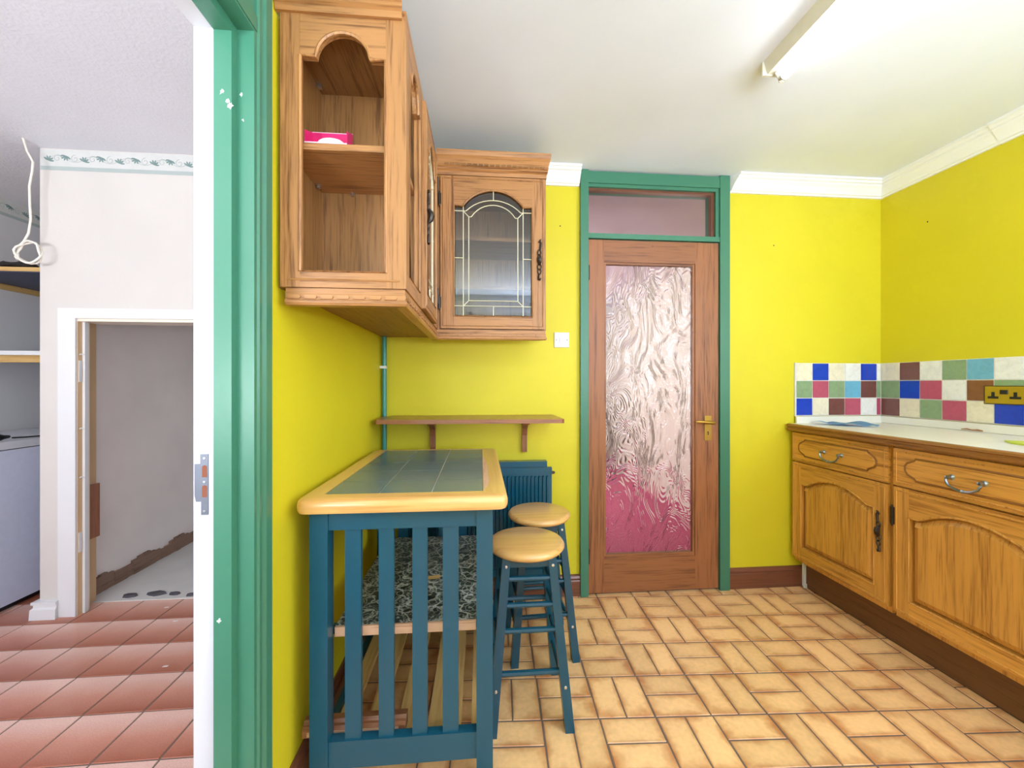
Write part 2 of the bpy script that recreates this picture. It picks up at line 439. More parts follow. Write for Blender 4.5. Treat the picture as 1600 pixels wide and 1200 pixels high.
for j in range(-15, 6):
    for i in range(-7, 9):
        o = O0+EX*i+EY*j
        if (i+j) % 2 == 0: cands += [(o+EX*.25+EY*.5, mv), (o+EX*.75+EY*.5, mv)]
        else: cands += [(o+EX*.5+EY*.25, mh), (o+EX*.5+EY*.75, mh)]
cands = [c for c in cands if XL-.03 < c[0].x < 2.0 and YN+.05 < c[0].y < YB+.09]
cands.sort(key=lambda c: -c[0].y)
def clipped_copy(me, p, a):
    """tile cut off at the walls"""
    bm = bmesh.new(); bm.from_mesh(me)
    bmesh.ops.rotate(bm, verts=bm.verts, cent=(0, 0, 0), matrix=Matrix.Rotation(a, 3, 'Z')); bmesh.ops.translate(bm, verts=bm.verts, vec=(p.x, p.y, 0))
    for co, no in (((XL, 0, 0), (-1, 0, 0)), ((0, YB, 0), (0, 1, 0)), ((1.884, 0, 0), (1, 0, 0))):
        r = bmesh.ops.bisect_plane(bm, geom=bm.verts[:]+bm.edges[:]+bm.faces[:], plane_co=co, plane_no=no, clear_outer=True)
    return bm
n_t = 0; rest = bmesh.new(); ruv = rest.loops.layers.uv.new('UVMap')
for p, me in cands:
    near_edge = p.x < XL+.11 or p.x > 1.884-.11 or p.y > YB-.11
    if n_t < 290 and p.y > .1:
        if near_edge:
            bm = clipped_copy(me, p, ang)
            if not bm.faces: bm.free(); continue
            m2 = bpy.data.meshes.new('tile'); bm.to_mesh(m2); bm.free(); m2.materials.append(M['ktile'])
            link(bpy.data.objects.new('tile', m2), floor)
        else:
            o = link(bpy.data.objects.new('tile', me), floor); o.location = (p.x, p.y, 0); o.rotation_euler.z = ang
        n_t += 1
    else:
        bm = clipped_copy(me, p, ang)
        if bm.faces:
            tmp = bpy.data.meshes.new('tmp'); bm.to_mesh(tmp); rest.from_mesh(tmp); bpy.data.meshes.remove(tmp)
        bm.free()
for o in floor.children: o.location.z = -.008
me = bpy.data.meshes.new('tiles_beyond'); rest.to_mesh(me); rest.free(); me.materials.append(M['ktile'])
o = link(bpy.data.objects.new('tiles_beyond', me), floor); o['kind'] = 'stuff'; o.location.z = -.008

hall_floor = struct(bx('floor_hall', 'grout_dark', None, -3.2, XL-.02, YN, 2.285, -.05, -.002))
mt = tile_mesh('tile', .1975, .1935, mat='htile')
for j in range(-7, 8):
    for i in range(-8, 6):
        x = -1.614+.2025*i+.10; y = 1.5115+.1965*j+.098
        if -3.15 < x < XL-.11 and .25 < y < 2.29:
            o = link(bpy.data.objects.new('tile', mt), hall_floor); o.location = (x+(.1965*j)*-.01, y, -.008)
struct(bx('floor_alcove', 'htile', None, -3.2, -2.2, 2.285, 3.7, -.05, -.001))
struct(obj('floor_cupboard', B(-2.15, -.7, 2.286, 4.0, -.05, .004), 'concrete'))
struct(bx('floor_passage', 'pink', None, -.02, 2.2, YB+.03, 6.6, -.05, .0))
struct(bx('ceiling', 'ceiling', None, XL-.06, XR+.1, YN-.1, YB+.13, ZC, ZC+.08))
struct(bx('ceiling_hall', 'hallceil', None, -3.2, XL-.06, YN-.1, 3.7, ZC, ZC+.08))
struct(bx('ceiling_passage', 'passceil', None, -.1, 2.2, YB+.13, 6.7, 2.40, 2.48))
# ---- kitchen walls
DX0, DX1, DZ = .556, 1.424, 2.370     # back door frame outline
wb = struct(obj('wall_back', B((XL-.12, DX0+.01, YB, YB+.12, 0, ZC), (DX1-.01, XR+.1, YB, YB+.12, 0, ZC), (DX0+.01, DX1-.01, YB, YB+.12, DZ-.01, ZC)), 'yellow'))
wr = struct(obj('wall_right', B((XR, XR+.1, .32, YB, 0, ZC), (XR, XR+.1, YN-.1, -1.42, 0, ZC), (XR, XR+.1, -1.42, .32, 0, 1.05), (XR, XR+.1, -1.42, .32, 2.19, ZC)), 'yellow'))
struct(obj('window_2', B((XR+.02, XR+.06, -1.42, -1.37, 1.05, 2.19), (XR+.02, XR+.06, .27, .32, 1.05, 2.19), (XR+.02, XR+.06, -1.37, .27, 1.05, 1.10), (XR+.02, XR+.06, -1.37, .27, 2.14, 2.19), (XR+.02, XR+.06, -.57, -.53, 1.10, 2.14)), 'white'))
wl = struct(obj('wall_left', B((XL-.058, XL, .965, YB, 0, ZC), (XL-.058, XL, YN-.1, .12, 0, ZC), (XL-.058, XL, .12, .965, 2.015, ZC)), 'yellow'))
struct(obj('wall_hall_side', B((XL-.116, XL-.058, .965, YB, 0, ZC), (XL-.116, XL-.058, YN-.1, .12, 0, ZC), (XL-.116, XL-.058, .12, .965, 2.015, ZC)), 'hallwhite'))
struct(obj('wall_near', B((XL, XR, YN-.1, YN, 0, .95), (XL, XR, YN-.1, YN, 2.15, ZC), (XL, -.15, YN-.1, YN, .95, 2.15), (2.15, XR, YN-.1, YN, .95, 2.15)), 'ceiling'))
wf = struct(obj('window_1', B((-.15, -.10, YN-.08, YN-.03, .95, 2.15), (2.10, 2.15, YN-.08, YN-.03, .95, 2.15), (-.15, 2.15, YN-.08, YN-.03, .95, 1.0), (-.15, 2.15, YN-.08, YN-.03, 2.10, 2.15), (.98, 1.03, YN-.08, YN-.03, 1.0, 2.10)), 'white'))
# ---- hall walls
HB = 2.16
whb = struct(obj('wall_hall_back', B((-2.215, -2.045, HB, HB+.06, 0, ZC), (-2.045, -.78, HB, HB+.06, 1.515, ZC), (-.78, XL-.116, HB, HB+.06, 0, ZC)), 'hallwhite'))
struct(bx('wall_alcove_return', 'hallwhite', None, -2.215, -2.152, HB+.06, 3.7, 0, ZC))
whl = struct(bx('wall_hall_left', 'alcove', None, -3.2, -3.05, YN-.1, 3.7, 0, ZC))
struct(bx('wall_alcove_back', 'alcove', None, -3.05, -2.215, 3.6, 3.7, 0, ZC))
struct(obj('wall_hall_near', B((-3.05, XL-.116, YN-.1, YN, 0, .35), (-3.05, XL-.116, YN-.1, YN, 2.15, ZC), (-3.05, -2.2, YN-.1, YN, .35, 2.15), (-.70, XL-.116, YN-.1, YN, .35, 2.15)), 'hallwhite'))
struct(obj('wall_cupboard', B((-2.152, -2.148, HB+.06, 4.0, 0, 2.3), (-2.15, -.6, 4.0, 4.06, 0, 2.3)), 'cupboard'))
# sloping underside of the stairs closes the cupboard
bm = bmesh.new(); prism(bm, Plane2('+X', -2.15), [(HB+.06, 2.36), (4.0, 1.95), (4.0, 2.05), (HB+.06, 2.44)], 0, 1.5); struct(obj('ceiling_cupboard', bm, 'cupboard'))
struct(bx('wall_cupboard_right', 'cupboard', None, -.72, -.66, HB+.06, 4.0, 0, 2.3))
# ---- passage behind the glazed door
struct(bx('wall_passage_right', 'passwall', None, 1.93, 2.03, YB+.12, 6.6, 0, 2.45))
struct(obj('wall_passage_left', B((-.1, 0, YB+.12, 3.25, 0, 2.45), (-.1, 0, 5.15, 6.6, 0, 2.45), (-.1, 0, 3.25, 5.15, 0, .6), (-.1, 0, 3.25, 5.15, 2.25, 2.45)), 'passwall'))
struct(bx('wall_passage_far', 'passwall', None, -.1, 2.03, 6.5, 6.6, 0, 2.45))
sb = thing('blur_stand_in', 'dark low stand-in for an unidentified blur behind the swirl-textured door glass', 'blur_stand_in', (.85, 5.6, 0))  # added piece, stands in for a dark blur of unknown origin
bx('body', 'blur_stand_in', sb, .3, 1.6, 5.4, 5.85, .06, .80, bevel=.01)
bx('top', 'blur_stand_in', sb, .27, 1.63, 5.37, 5.87, .80, .84, bevel=.008)
for x in (.35, 1.5):
    for y in (5.43, 5.78): bx('leg', 'blur_stand_in', sb, x, x+.05, y, y+.05, 0, .06)

# ---- cornice
COR = [(0, 2.283), (.012, 2.283), (.014, 2.291), (.022, 2.294), (.026, 2.304), (.040, 2.326), (.052, 2.338), (.052, 2.344), (.062, 2.348), (.066, 2.358), (.074, 2.361), (.074, ZC), (0, ZC)]
backpos = lambda d, z, t: (t, YB-d, z)
rightpos = lambda d, z, t: (XR-d, t, z)
struct(obj('trim_1', strip(COR, backpos, lambda d: .30, lambda d: DX0-.004), 'cornice'))
struct(obj('trim_2', strip(COR, backpos, lambda d: DX1+.008+d*.35, lambda d: XR-d), 'cornice'))
struct(obj('trim_3', strip(COR, rightpos, lambda d: YB-d, lambda d: 1.604), 'cornice'))
COR2 = [(d*1.06, z-.002 if z < ZC-.001 else z) for d, z in COR]
struct(obj('trim_4', strip(COR2, rightpos, lambda d: 1.6035, lambda d: YN), 'cornice'))
# ---- skirting boards
SK = [(0, 0), (.018, 0), (.018, .082), (.014, .088), (.016, .094), (.020, .100), (.014, .110), (.006, .116), (0, .116)]
struct(obj('baseboard_back', strip(SK, backpos, lambda d: DX1, lambda d: 1.905), 'skirtX'))
struct(obj('baseboard_back_left', strip(SK, backpos, lambda d: XL+.02, lambda d: DX0), 'skirtX'))
struct(obj('baseboard_left', strip(SK, lambda d, z, t: (XL+d, t, z), lambda d: 1.005, lambda d: YB), 'skirtY'))
# ---- near doorway in the left wall: lining, stop, architrave, header
d1 = bpy.data.objects.new('door_1', None); C.objects.link(d1); struct(d1)
YJ = .935; ZH = 1.985
bx('lining', 'green', d1, -.588, -.513, YJ, YJ+.03, 0, ZH, bevel=.002)
bx('lining_white', 'jambwhite', d1, -.643, -.588, YJ, YJ+.03, 0, ZH, bevel=.002)
bx('stop', 'green', d1, -.588, -.550, YJ-.020, YJ, 0, ZH-.020, bevel=.002)
bx('header_lining', 'green', d1, -.588, -.513, .12, YJ+.03, ZH, ZH+.03, bevel=.002)
bx('header_lining_white', 'jambwhite', d1, -.643, -.588, .12, YJ+.03, ZH, ZH+.03, bevel=.002)
bx('header_stop', 'green', d1, -.588, -.550, .15, YJ, ZH-.020, ZH, bevel=.002)
bx('lining', 'green', d1, -.588, -.513, .12, .15, 0, ZH, bevel=.002)
bx('lining_white', 'jambwhite', d1, -.643, -.588, .12, .15, 0, ZH, bevel=.002)
bx('stop', 'green', d1, -.588, -.550, .15, .17, 0, ZH-.020, bevel=.002)
AP = [(0, 0), (.014, 0), (.018, .005), (.018, .014), (.012, .020), (.012, .026), (.018, .034), (.018, .060), (.012, .066), (0, .066)]
for side, y0, s in (('a', YJ+.010, 1), ('b', .14, -1)):
    bm = bmesh.new(); n = len(AP)
    lo = [bm.verts.new((XL+d, y0+s*t, 0)) for d, t in AP]; hi = [bm.verts.new((XL+d, y0+s*t, 2.300+t)) for d, t in AP]
    bm.faces.new(lo); bm.faces.new(hi[::-1])
    for i in range(n): bm.faces.new((lo[i], lo[(i+1) % n], hi[(i+1) % n], hi[i]))
    obj('architrave', bm, 'green', d1)
obj('architrave', strip([(d, 2.300+t) for d, t in AP], lambda d, z, t: (XL+d, t, z), lambda d: .08, lambda d: YJ+.075), 'green', d1)
bx('head_panel', 'green', d1, XL, XL+.010, .139, YJ+.012, ZH+.004, 2.301)
bx('head_rail', 'green', d1, XL+.010, XL+.016, .139, YJ+.010, ZH+.006, ZH+.040, bevel=.002)
# strike plate in the white rebate
pl = Plane2('-Y', YJ)
sp = obj('strike_plate', PR(pl, [(-.637, .915), (-.626, .915), (-.626, .885), (-.611, .885), (-.611, 1.022), (-.628, 1.022), (-.628, 1.0), (-.640, 1.0), (-.640, .93)], 0, .0018), 'zinc', d1)
for z in (.925, .970):
    obj('keep_hole', PR(pl, arc_pts(-.6185, .0052, z+.022, z+.027, 8)[::-1]+[(-.6237, z), (-.6133, z)], .0018, .0022), 'rust', sp)
for z in (.894, .960, 1.013): obj('screw', L([(.0035, 0), (.0028, -.0016)], (-.6185, YJ-.0018, z), 'Y', 10), 'chrome', sp)
# paint chips on the lining
for (x, z, r) in ((-.570, 1.828, .006), (-.553, 1.800, .007), (-.557, 1.808, .005), (-.540, 1.838, .004), (-.575, .655, .005), (-.537, 1.78, .003)):
    yy = YJ-.020 if x < -.550 else YJ
    poly = [(x+r*random.uniform(.3, 1.3)*math.cos(a), z+r*random.uniform(.3, 1.7)*math.sin(a)) for a in [2*PI*k/13 for k in range(13)]]
    obj('paint_chip', PR(Plane2('-Y', yy), poly, 0, .0006), 'white', d1)

# ---- back door: frame, transom, door leaf
d2 = bpy.data.objects.new('door_2', None); C.objects.link(d2); struct(d2)
FY = 2.122
bx('frame_jamb', 'green', d2, DX0, .600, FY, YB+.12, 0, DZ, bevel=.004)
bx('frame_jamb', 'green', d2, 1.366, DX1, FY, YB+.12, 0, DZ, bevel=.004)
bx('frame_head', 'green', d2, .600, 1.366, FY+.004, YB+.12, 2.300, DZ-.006, bevel=.004)
bx('frame_bead', 'green', d2, .600, 1.366, FY+.012, FY+.03, 2.282, 2.300, bevel=.002)
bx('frame_bead', 'green', d2, 1.346, 1.366, FY+.012, FY+.03, 2.020, 2.282, bevel=.002)
bx('transom_rail', 'green', d2, .600, 1.366, FY+.004, YB+.10, 1.992, 2.020, bevel=.003)
bx('transom_pane', 'transom', d2, .600, 1.366, 2.178, 2.182, 2.020, 2.300)
bx('transom_bead', 'skirtX', d2, .600, 1.346, 2.150, 2.178, 2.268, 2.282)
bx('transom_bead', 'skirtZ', d2, 1.328, 1.346, 2.150, 2.178, 2.020, 2.268)
LY0, LY1 = 2.134, 2.174
lf = thing('door_leaf', '', ''); 
del lf['label'], lf['category']; lf.parent = d2
bx('stile', 'doorZ', lf, .604, .692, LY0, LY1, .012, 1.986, bevel=.003)
bx('stile', 'doorZ', lf, 1.224, 1.362, LY0, LY1, .012, 1.986, bevel=.003)
bx('top_rail', 'doorX', lf, .692, 1.224, LY0, LY1, 1.864, 1.986, bevel=.003)
bx('bottom_rail', 'doorX', lf, .692, 1.224, LY0, LY1, .012, .200, bevel=.003)
bx('glazing_bead', 'doorX', lf, .692, 1.224, LY0+.006, LY1-.006, .200, .222, bevel=.004)
bx('glazing_bead', 'doorZ', lf, .692, .704, LY0+.006, LY1-.006, .222, 1.864, bevel=.004)
bx('glazing_bead', 'doorZ', lf, 1.212, 1.224, LY0+.006, LY1-.006, .222, 1.864, bevel=.004)
bx('glazing_bead', 'doorX', lf, .704, 1.212, LY0+.006, LY1-.006, 1.852, 1.864, bevel=.004)
bx('swirl_glass_pane', 'swirl', lf, .704, 1.212, 2.152, 2.157, .222, 1.852)
bx('lock_plate', 'brass', lf, 1.277, 1.318, LY0-.004, LY0, .858, .998, bevel=.0015)
obj('keyhole', PR(Plane2('-Y', LY0-.004), [(1.2975+.0045*math.cos(a), .905+.0045*math.sin(a)) for a in [PI*1.7-k*PI*1.4/8*1.0 for k in range(9)]]+[(1.294, .890), (1.301, .890)], 0, .0005), 'black', lf)
bm = bmesh.new(); lathe(bm, [(.011, 0), (.011, -.006), (.008, -.008), (.008, -.04)], (1.300, LY0-.004, .962), 'Y', 16)
obj('lever_spindle', bm, 'brass', lf, True)
obj('lever_handle', T([(1.318, 2.092, .960), (1.312, 2.090, .961), (1.296, 2.088, .963), (1.27, 2.086, .965), (1.24, 2.086, .968), (1.215, 2.088, .969), (1.205, 2.092, .968)], [.004, .009, .0105, .009, .0075, .0075, .005], 12), 'brass', lf, True)
for z in (1.80, .22):
    obj('hinge', T([(.602, FY+.006, z-.04), (.602, FY+.006, z+.04)], .006, 10), 'darkmetal', lf, True)

# ---- cupboard opening in the hall: architrave, jamb, stop, strike block
d3 = bpy.data.objects.new('door_3', None); C.objects.link(d3); struct(d3)
bx('architrave', 'white', d3, -2.128, -2.052, HB-.006, HB, 0, 1.565, bevel=.002)
bx('architrave', 'white', d3, -2.052, -.78, HB-.006, HB, 1.515, 1.565, bevel=.002)
bx('jamb', 'white', d3, -2.056, -2.044, HB-.008, HB+.06, 0, 1.515, bevel=.002)
bx('jamb', 'tan', d3, -2.044, -2.042, HB+.002, HB+.026, 0, 1.500)
bx('jamb_stop', 'white', d3, -2.044, -2.030, HB+.026, HB+.046, 0, 1.500, bevel=.002)
bx('inner_jamb', 'cream', d3, -2.150, -2.044, HB+.061, HB+.066, 0, 1.62)
bx('inner_jamb', 'cream', d3, -2.092, -2.086, HB+.066, HB+.105, 0, 1.62)
bx('inner_post', 'tan', d3, -2.148, -2.084, HB+.105, HB+.145, 0, 1.72)
bx('strike_block', 'mahZ', d3, -2.084, -2.070, HB+.085, HB+.150, .352, .640, bevel=.003)
bx('head_lining', 'cream', d3, -2.044, -.78, HB+.004, HB+.12, 1.500, 1.515)
for z in (1.33, .95, .70): obj('hook', T([(-2.042, HB+.012, z), (-2.036, HB+.012, z+.004), (-2.028, HB+.022, z)], .003, 6), 'white', d3)
for z0, z1 in ((1.19, 1.30), (.32, .42)): bx('hinge_leaf', 'white', d3, -2.042, -2.039, HB+.006, HB+.020, z0, z1)
# white skirting return at the end of the hall wall
SKW = [(0, 0), (.026, 0), (.024, .05), (.016, .058), (.016, .070), (.022, .074), (.022, .086), (0, .088)]
struct(obj('baseboard_hall_back', strip(SKW, lambda d, z, t: (t, HB-d, z), lambda d: -2.215-d, lambda d: -2.128+d*.3), 'white'))
struct(obj('baseboard_hall_return', strip(SKW, lambda d, z, t: (-2.215-d, t, z), lambda d: HB-d, lambda d: 3.6), 'white'))
# crumbling skirting in the cupboard
bm = bmesh.new(); N = 40
for i in range(N):
    y0, y1 = HB+.14+i*.042, HB+.14+(i+1)*.042
    h = .085+.012*math.sin(i*.9)+random.uniform(-.006, .006); t = .016+random.uniform(-.004, .004)
    box(bm, -2.148, -2.148+t, y0, y1, .004, h)
o = struct(obj('baseboard_cupboard', bm, 'rot'))
# ---- wallpaper border in the hall
def border(pl, u0, u1, parent, step=.083, flip=1):
    ZT = ZC-.004
    obj('border_paper', PR(pl, [(u0, ZT-.105), (u1, ZT-.105), (u1, ZT), (u0, ZT)], 0, .0006), 'border', parent)
    obj('border_stripe', PR(pl, [(u0, ZT-.105), (u1, ZT-.105), (u1, ZT-.085), (u0, ZT-.085)], .0006, .0010), 'stripe', parent)
    n = int((u1-u0)/step)
    for k in range(n):
        c = u0+(k+.45)*step; zc = ZT-.044+(.006 if k % 2 else -.006)
        bm = bmesh.new()
        for a in (-70, -35, 0, 35, 70):
            a = math.radians(a+(180 if k % 2 else 0)+20)
            d = Vector((math.sin(a), math.cos(a))); s = Vector((d.y, -d.x))
            p = Vector((c, zc-.008 if k % 2 == 0 else zc+.008))
            ln = .028 if abs(a) < 9 else .022
            pts = [p, p+d*ln*.4+s*.0042, p+d*ln*.75+s*.0046, p+d*ln, p+d*ln*.75-s*.0030, p+d*ln*.4-s*.0038]
            prism(bm, pl, [tuple(q) for q in pts], .0006, .0011)
        obj('leaf', bm, 'leaf', parent)
        bm = bmesh.new()
        pts = []
        for q in range(22):
            tt = q/21; aa = PI*2.4*tt; rr = .020*(1-.75*tt)
            pts.append(pl(c+step*.5+rr*math.cos(aa+PI*.5*(k % 2)), ZT-.044+rr*math.sin(aa+PI*.5*(k % 2)), .0008))
        tube(bm, pts, .0011, 4)
        pts = [pl(c+step*(q/12-.5+.5), ZT-.046+.016*math.sin(PI*(q/12)+PI*(k % 2)), .0008) for q in range(13)]
        tube(bm, pts, .0009, 4)
        obj('scroll', bm, 'scroll', parent)
border(Plane2('-Y', HB), -2.213, -1.32, whb)
border(Plane2('+X', -3.05), 2.35, 3.59, whl)

# ================================================================== WALL TILES (splashback) and upstand
TC = {'c': ('cream', (236, 226, 200)), 'w': ('white', (238, 236, 232)), 'b': ('blue', (18, 62, 190)), 'g': ('green', (138, 164, 124)), 'p': ('raspberry', (188, 84, 108)), 'l': ('sky', (112, 178, 208)), 'm': ('maroon', (118, 70, 66)), 'n': ('brown', (134, 84, 56))}
for k, (nm, c) in TC.items(): M['tile_'+k] = glaze('glazed_tile_'+nm, c)
ZT0, TP = .995, .1025
def wall_tile(pl, u0, u1, v0, v1, key, parent):
    obj('wall_tile', PR(pl, [(u0, v0), (u1, v0), (u1, v1), (u0, v1)], .002, .009, .0015), 'tile_'+key, parent)
rows_back = ['cbcwbw', 'gpglmg', 'bcmpwp']
rows_right = ['cmwglwbcgpw', 'gbpwngwmlcb', 'mcgpcbpwcmg']
pb = Plane2('-Y', YB); prr = Plane2('-X', XR)
g_ = obj('tile_grout', PR(pb, [(1.842, ZT0-.002), (XR, ZT0-.002), (XR, ZT0+3*TP), (1.842, ZT0+3*TP)], 0, .006), 'grout_white', wb)
g_ = obj('tile_grout', PR(prr, [(YB-.006, ZT0-.002), (1.0, ZT0-.002), (1.0, ZT0+3*TP), (YB-.006, ZT0+3*TP)], 0, .006), 'grout_white', wr)
for r in range(3):
    v1 = ZT0+(3-r)*TP-.0012; v0 = v1-TP+.0024
    for i, k in enumerate(rows_back[r]):
        u0 = 1.846+i*TP; u1 = min(u0+TP-.0024, XR-.010)
        wall_tile(pb, u0, u1, v0, v1, k, wb)
    for i, k in enumerate(rows_right[r]):
        u1 = YB-.0105-i*TP; u0 = u1-TP+.0024
        wall_tile(prr, u0, u1, v0, v1, k, wr)
obj('tile_edge_trim', PR(pb, [(1.836, ZT0-.004), (1.844, ZT0-.004), (1.844, ZT0+3*TP+.002), (1.836, ZT0+3*TP+.002)], 0, .011), 'white', wb)
# old fixing holes in the yellow paint
for (x, z) in ((.446, 2.062), (1.712, 1.990)): obj('fixing_hole', L([(.004, 0), (.003, -.0006)], (x, YB, z), 'Y', 10), 'dark', wb)
obj('fixing_hole', L([(.004, 0), (.003, -.0006)], (XR, 1.905, 2.05), 'X', 10), 'dark', wr)
# ================================================================== BASE CABINETS
WT = .951
XF = 1.80          # plane of the door faces
def arch_open(u0, u1, v0, vs, vp, sh, n=14):
    """opening outline, counter-clockwise from bottom left; shoulders of length sh, arc between"""
    c = (u0+u1)/2; hw = (u1-u0)/2-sh
    a = arc_pts(c, hw, vs+.004, vp, n)
    return [(u0, v0), (u1, v0), (u1, vs)] + [(c+hw, vs)] + a[::-1] + [(c-hw, vs), (u0, vs)]
def ogee_open(u0, u1, v0, vs, vp, n=24):
    c = (u0+u1)/2; hw = (u1-u0)/2
    top = []
    for i in range(n+1):
        t = -1+2*i/n; a = abs(t)
        if a > .86: z = vs
        elif a > .70: z = vs+(vp-vs)*.30*((.86-a)/.16)**1.4
        else: z = vs+(vp-vs)*(.30+.70*math.cos(a/.70*PI/2)**.85)
        top.append((c+hw*t, z))
    return [(u0, v0), (u1, v0)]+top[::-1]
def frame_parts(pl, U0, U1, V0, V1, opening, sw, rb, w0, w1, pre, parent, beadr=.004, grain=('Z', 'Y')):
    """stiles, bottom rail, shaped top rail and bead of a door; the opening is 2-D"""
    u0, u1 = opening[0][0], opening[1][0]; v0 = opening[0][1]
    bmq = lambda poly: PR(pl, poly, w0, w1)
    obj('stile', bmq([(U0, V0), (u0, V0), (u0, V1), (U0, V1)]), pre+grain[0], parent, bevel=.0025)
    obj('stile', bmq([(u1, V0), (U1, V0), (U1, V1), (u1, V1)]), pre+grain[0], parent, bevel=.0025)
    obj('rail', bmq([(u0, V0), (u1, V0), (u1, v0), (u0, v0)]), pre+grain[1], parent)
    top = [p for p in opening[2:]]
    obj('arched_rail', bmq([(u1, V1), (u0, V1)]+top[::-1]), pre+grain[1], parent)
    obj('bead', T([pl(u, v, w1-.0005) for u, v in opening], beadr, 6, True), pre+grain[0], parent, True)
def outer_bead(pl, U0, U1, V0, V1, w, pre, parent, r=.004, ins=.016):
    obj('edge_bead', T([pl(u, v, w) for u, v in ((U0+ins, V0+ins), (U1-ins, V0+ins), (U1-ins, V1-ins), (U0+ins, V1-ins))], r, 6, True), pre+'Z', parent)
def ornate_handle(pl, u, v, h, parent, mat='darkmetal', w=0):
    bm = bmesh.new()
    def ring(vc, ru, rv, r=.0032): tube(bm, [pl(u+ru*math.cos(a), vc+rv*math.sin(a), w+.006) for a in [2*PI*k/12 for k in range(12)]], r, 6, True)
    s = h/.19
    ring(v+.032*s, .008, .013*s); ring(v-.034*s, .009, .013*s); ring(v-.056*s, .008, .012*s)
    tube(bm, [pl(u+.003, v+.043*s, w+.006), pl(u+.005, v+.06*s, w+.006), pl(u+.007, v+.078*s, w+.006), pl(u+.002, v+.086*s, w+.006), pl(u-.005, v+.080*s, w+.006)], [.005, .0055, .005, .006, .003], 6)
    tube(bm, [pl(u+.008, v+.094*s, w+.006), pl(u+.003, v+.088*s, w+.006)], [.002, .005], 6)
    tube(bm, [pl(u-.001, v-.066*s, w+.006), pl(u-.004, v-.08*s, w+.006), pl(u-.004, v-.092*s, w+.006), pl(u+.002, v-.094*s, w+.006), pl(u+.008, v-.086*s, w+.006)], [.005, .0055, .006, .005, .002], 6)
    tube(bm, [pl(u, v+.024*s, w+.005), pl(u, v+.012*s, w+.012), pl(u-.002, v, w+.016), pl(u, v-.014*s, w+.012), pl(u, v-.024*s, w+.005)], [.005, .010, .011, .010, .005], 8)
    return obj('handle', bm, mat, parent, True)
def hinge(pl, u, v, h, parent, w=.004):
    bm = bmesh.new()
    tube(bm, [pl(u, v-h/2-.010, w), pl(u, v-h/2-.006, w), pl(u, v-h/2, w), pl(u, v+h/2, w), pl(u, v+h/2+.006, w), pl(u, v+h/2+.010, w)], [.0015, .0045, .004, .004, .0045, .0015], 8)
    prism(bm, pl, [(u-.009, v-h/2), (u+.009, v-h/2), (u+.009, v+h/2), (u-.009, v+h/2)], 0, .002)
    return obj('hinge', bm, 'darkmetal', parent, True)
def bail(pl, u, v, span, parent):
    hd = obj('handle', T([pl(u-span/2, v, .020), pl(u-span/2-.004, v-.008, .024), pl(u-span/2+.004, v-.024, .026), pl(u-span*.28, v-.034, .026), pl(u-span*.14, v-.038, .026), pl(u-span*.06, v-.039, .026), pl(u, v-.039, .026), pl(u+span*.06, v-.039, .026), pl(u+span*.14, v-.038, .026), pl(u+span*.28, v-.034, .026), pl(u+span/2-.004, v-.024, .026), pl(u+span/2+.004, v-.008, .024), pl(u+span/2, v, .020)],
               [.0036, .0044, .0044, .0044, .006, .0044, .008, .0044, .006, .0044, .0044, .0044, .0036], 8), 'steel', parent, True)
    for s in (-1, 1):
        bm = bmesh.new()
        c = pl(u+s*span/2, v+.002, 0)
        lathe(bm, [(.011, 0), (.011, -.003), (.007, -.006), (.0045, -.010), (.0045, -.020), (.007, -.022), (.006, -.027), (.001, -.028)], c, 'X', 14)
        obj('rosette', bm, 'steel', hd, True)
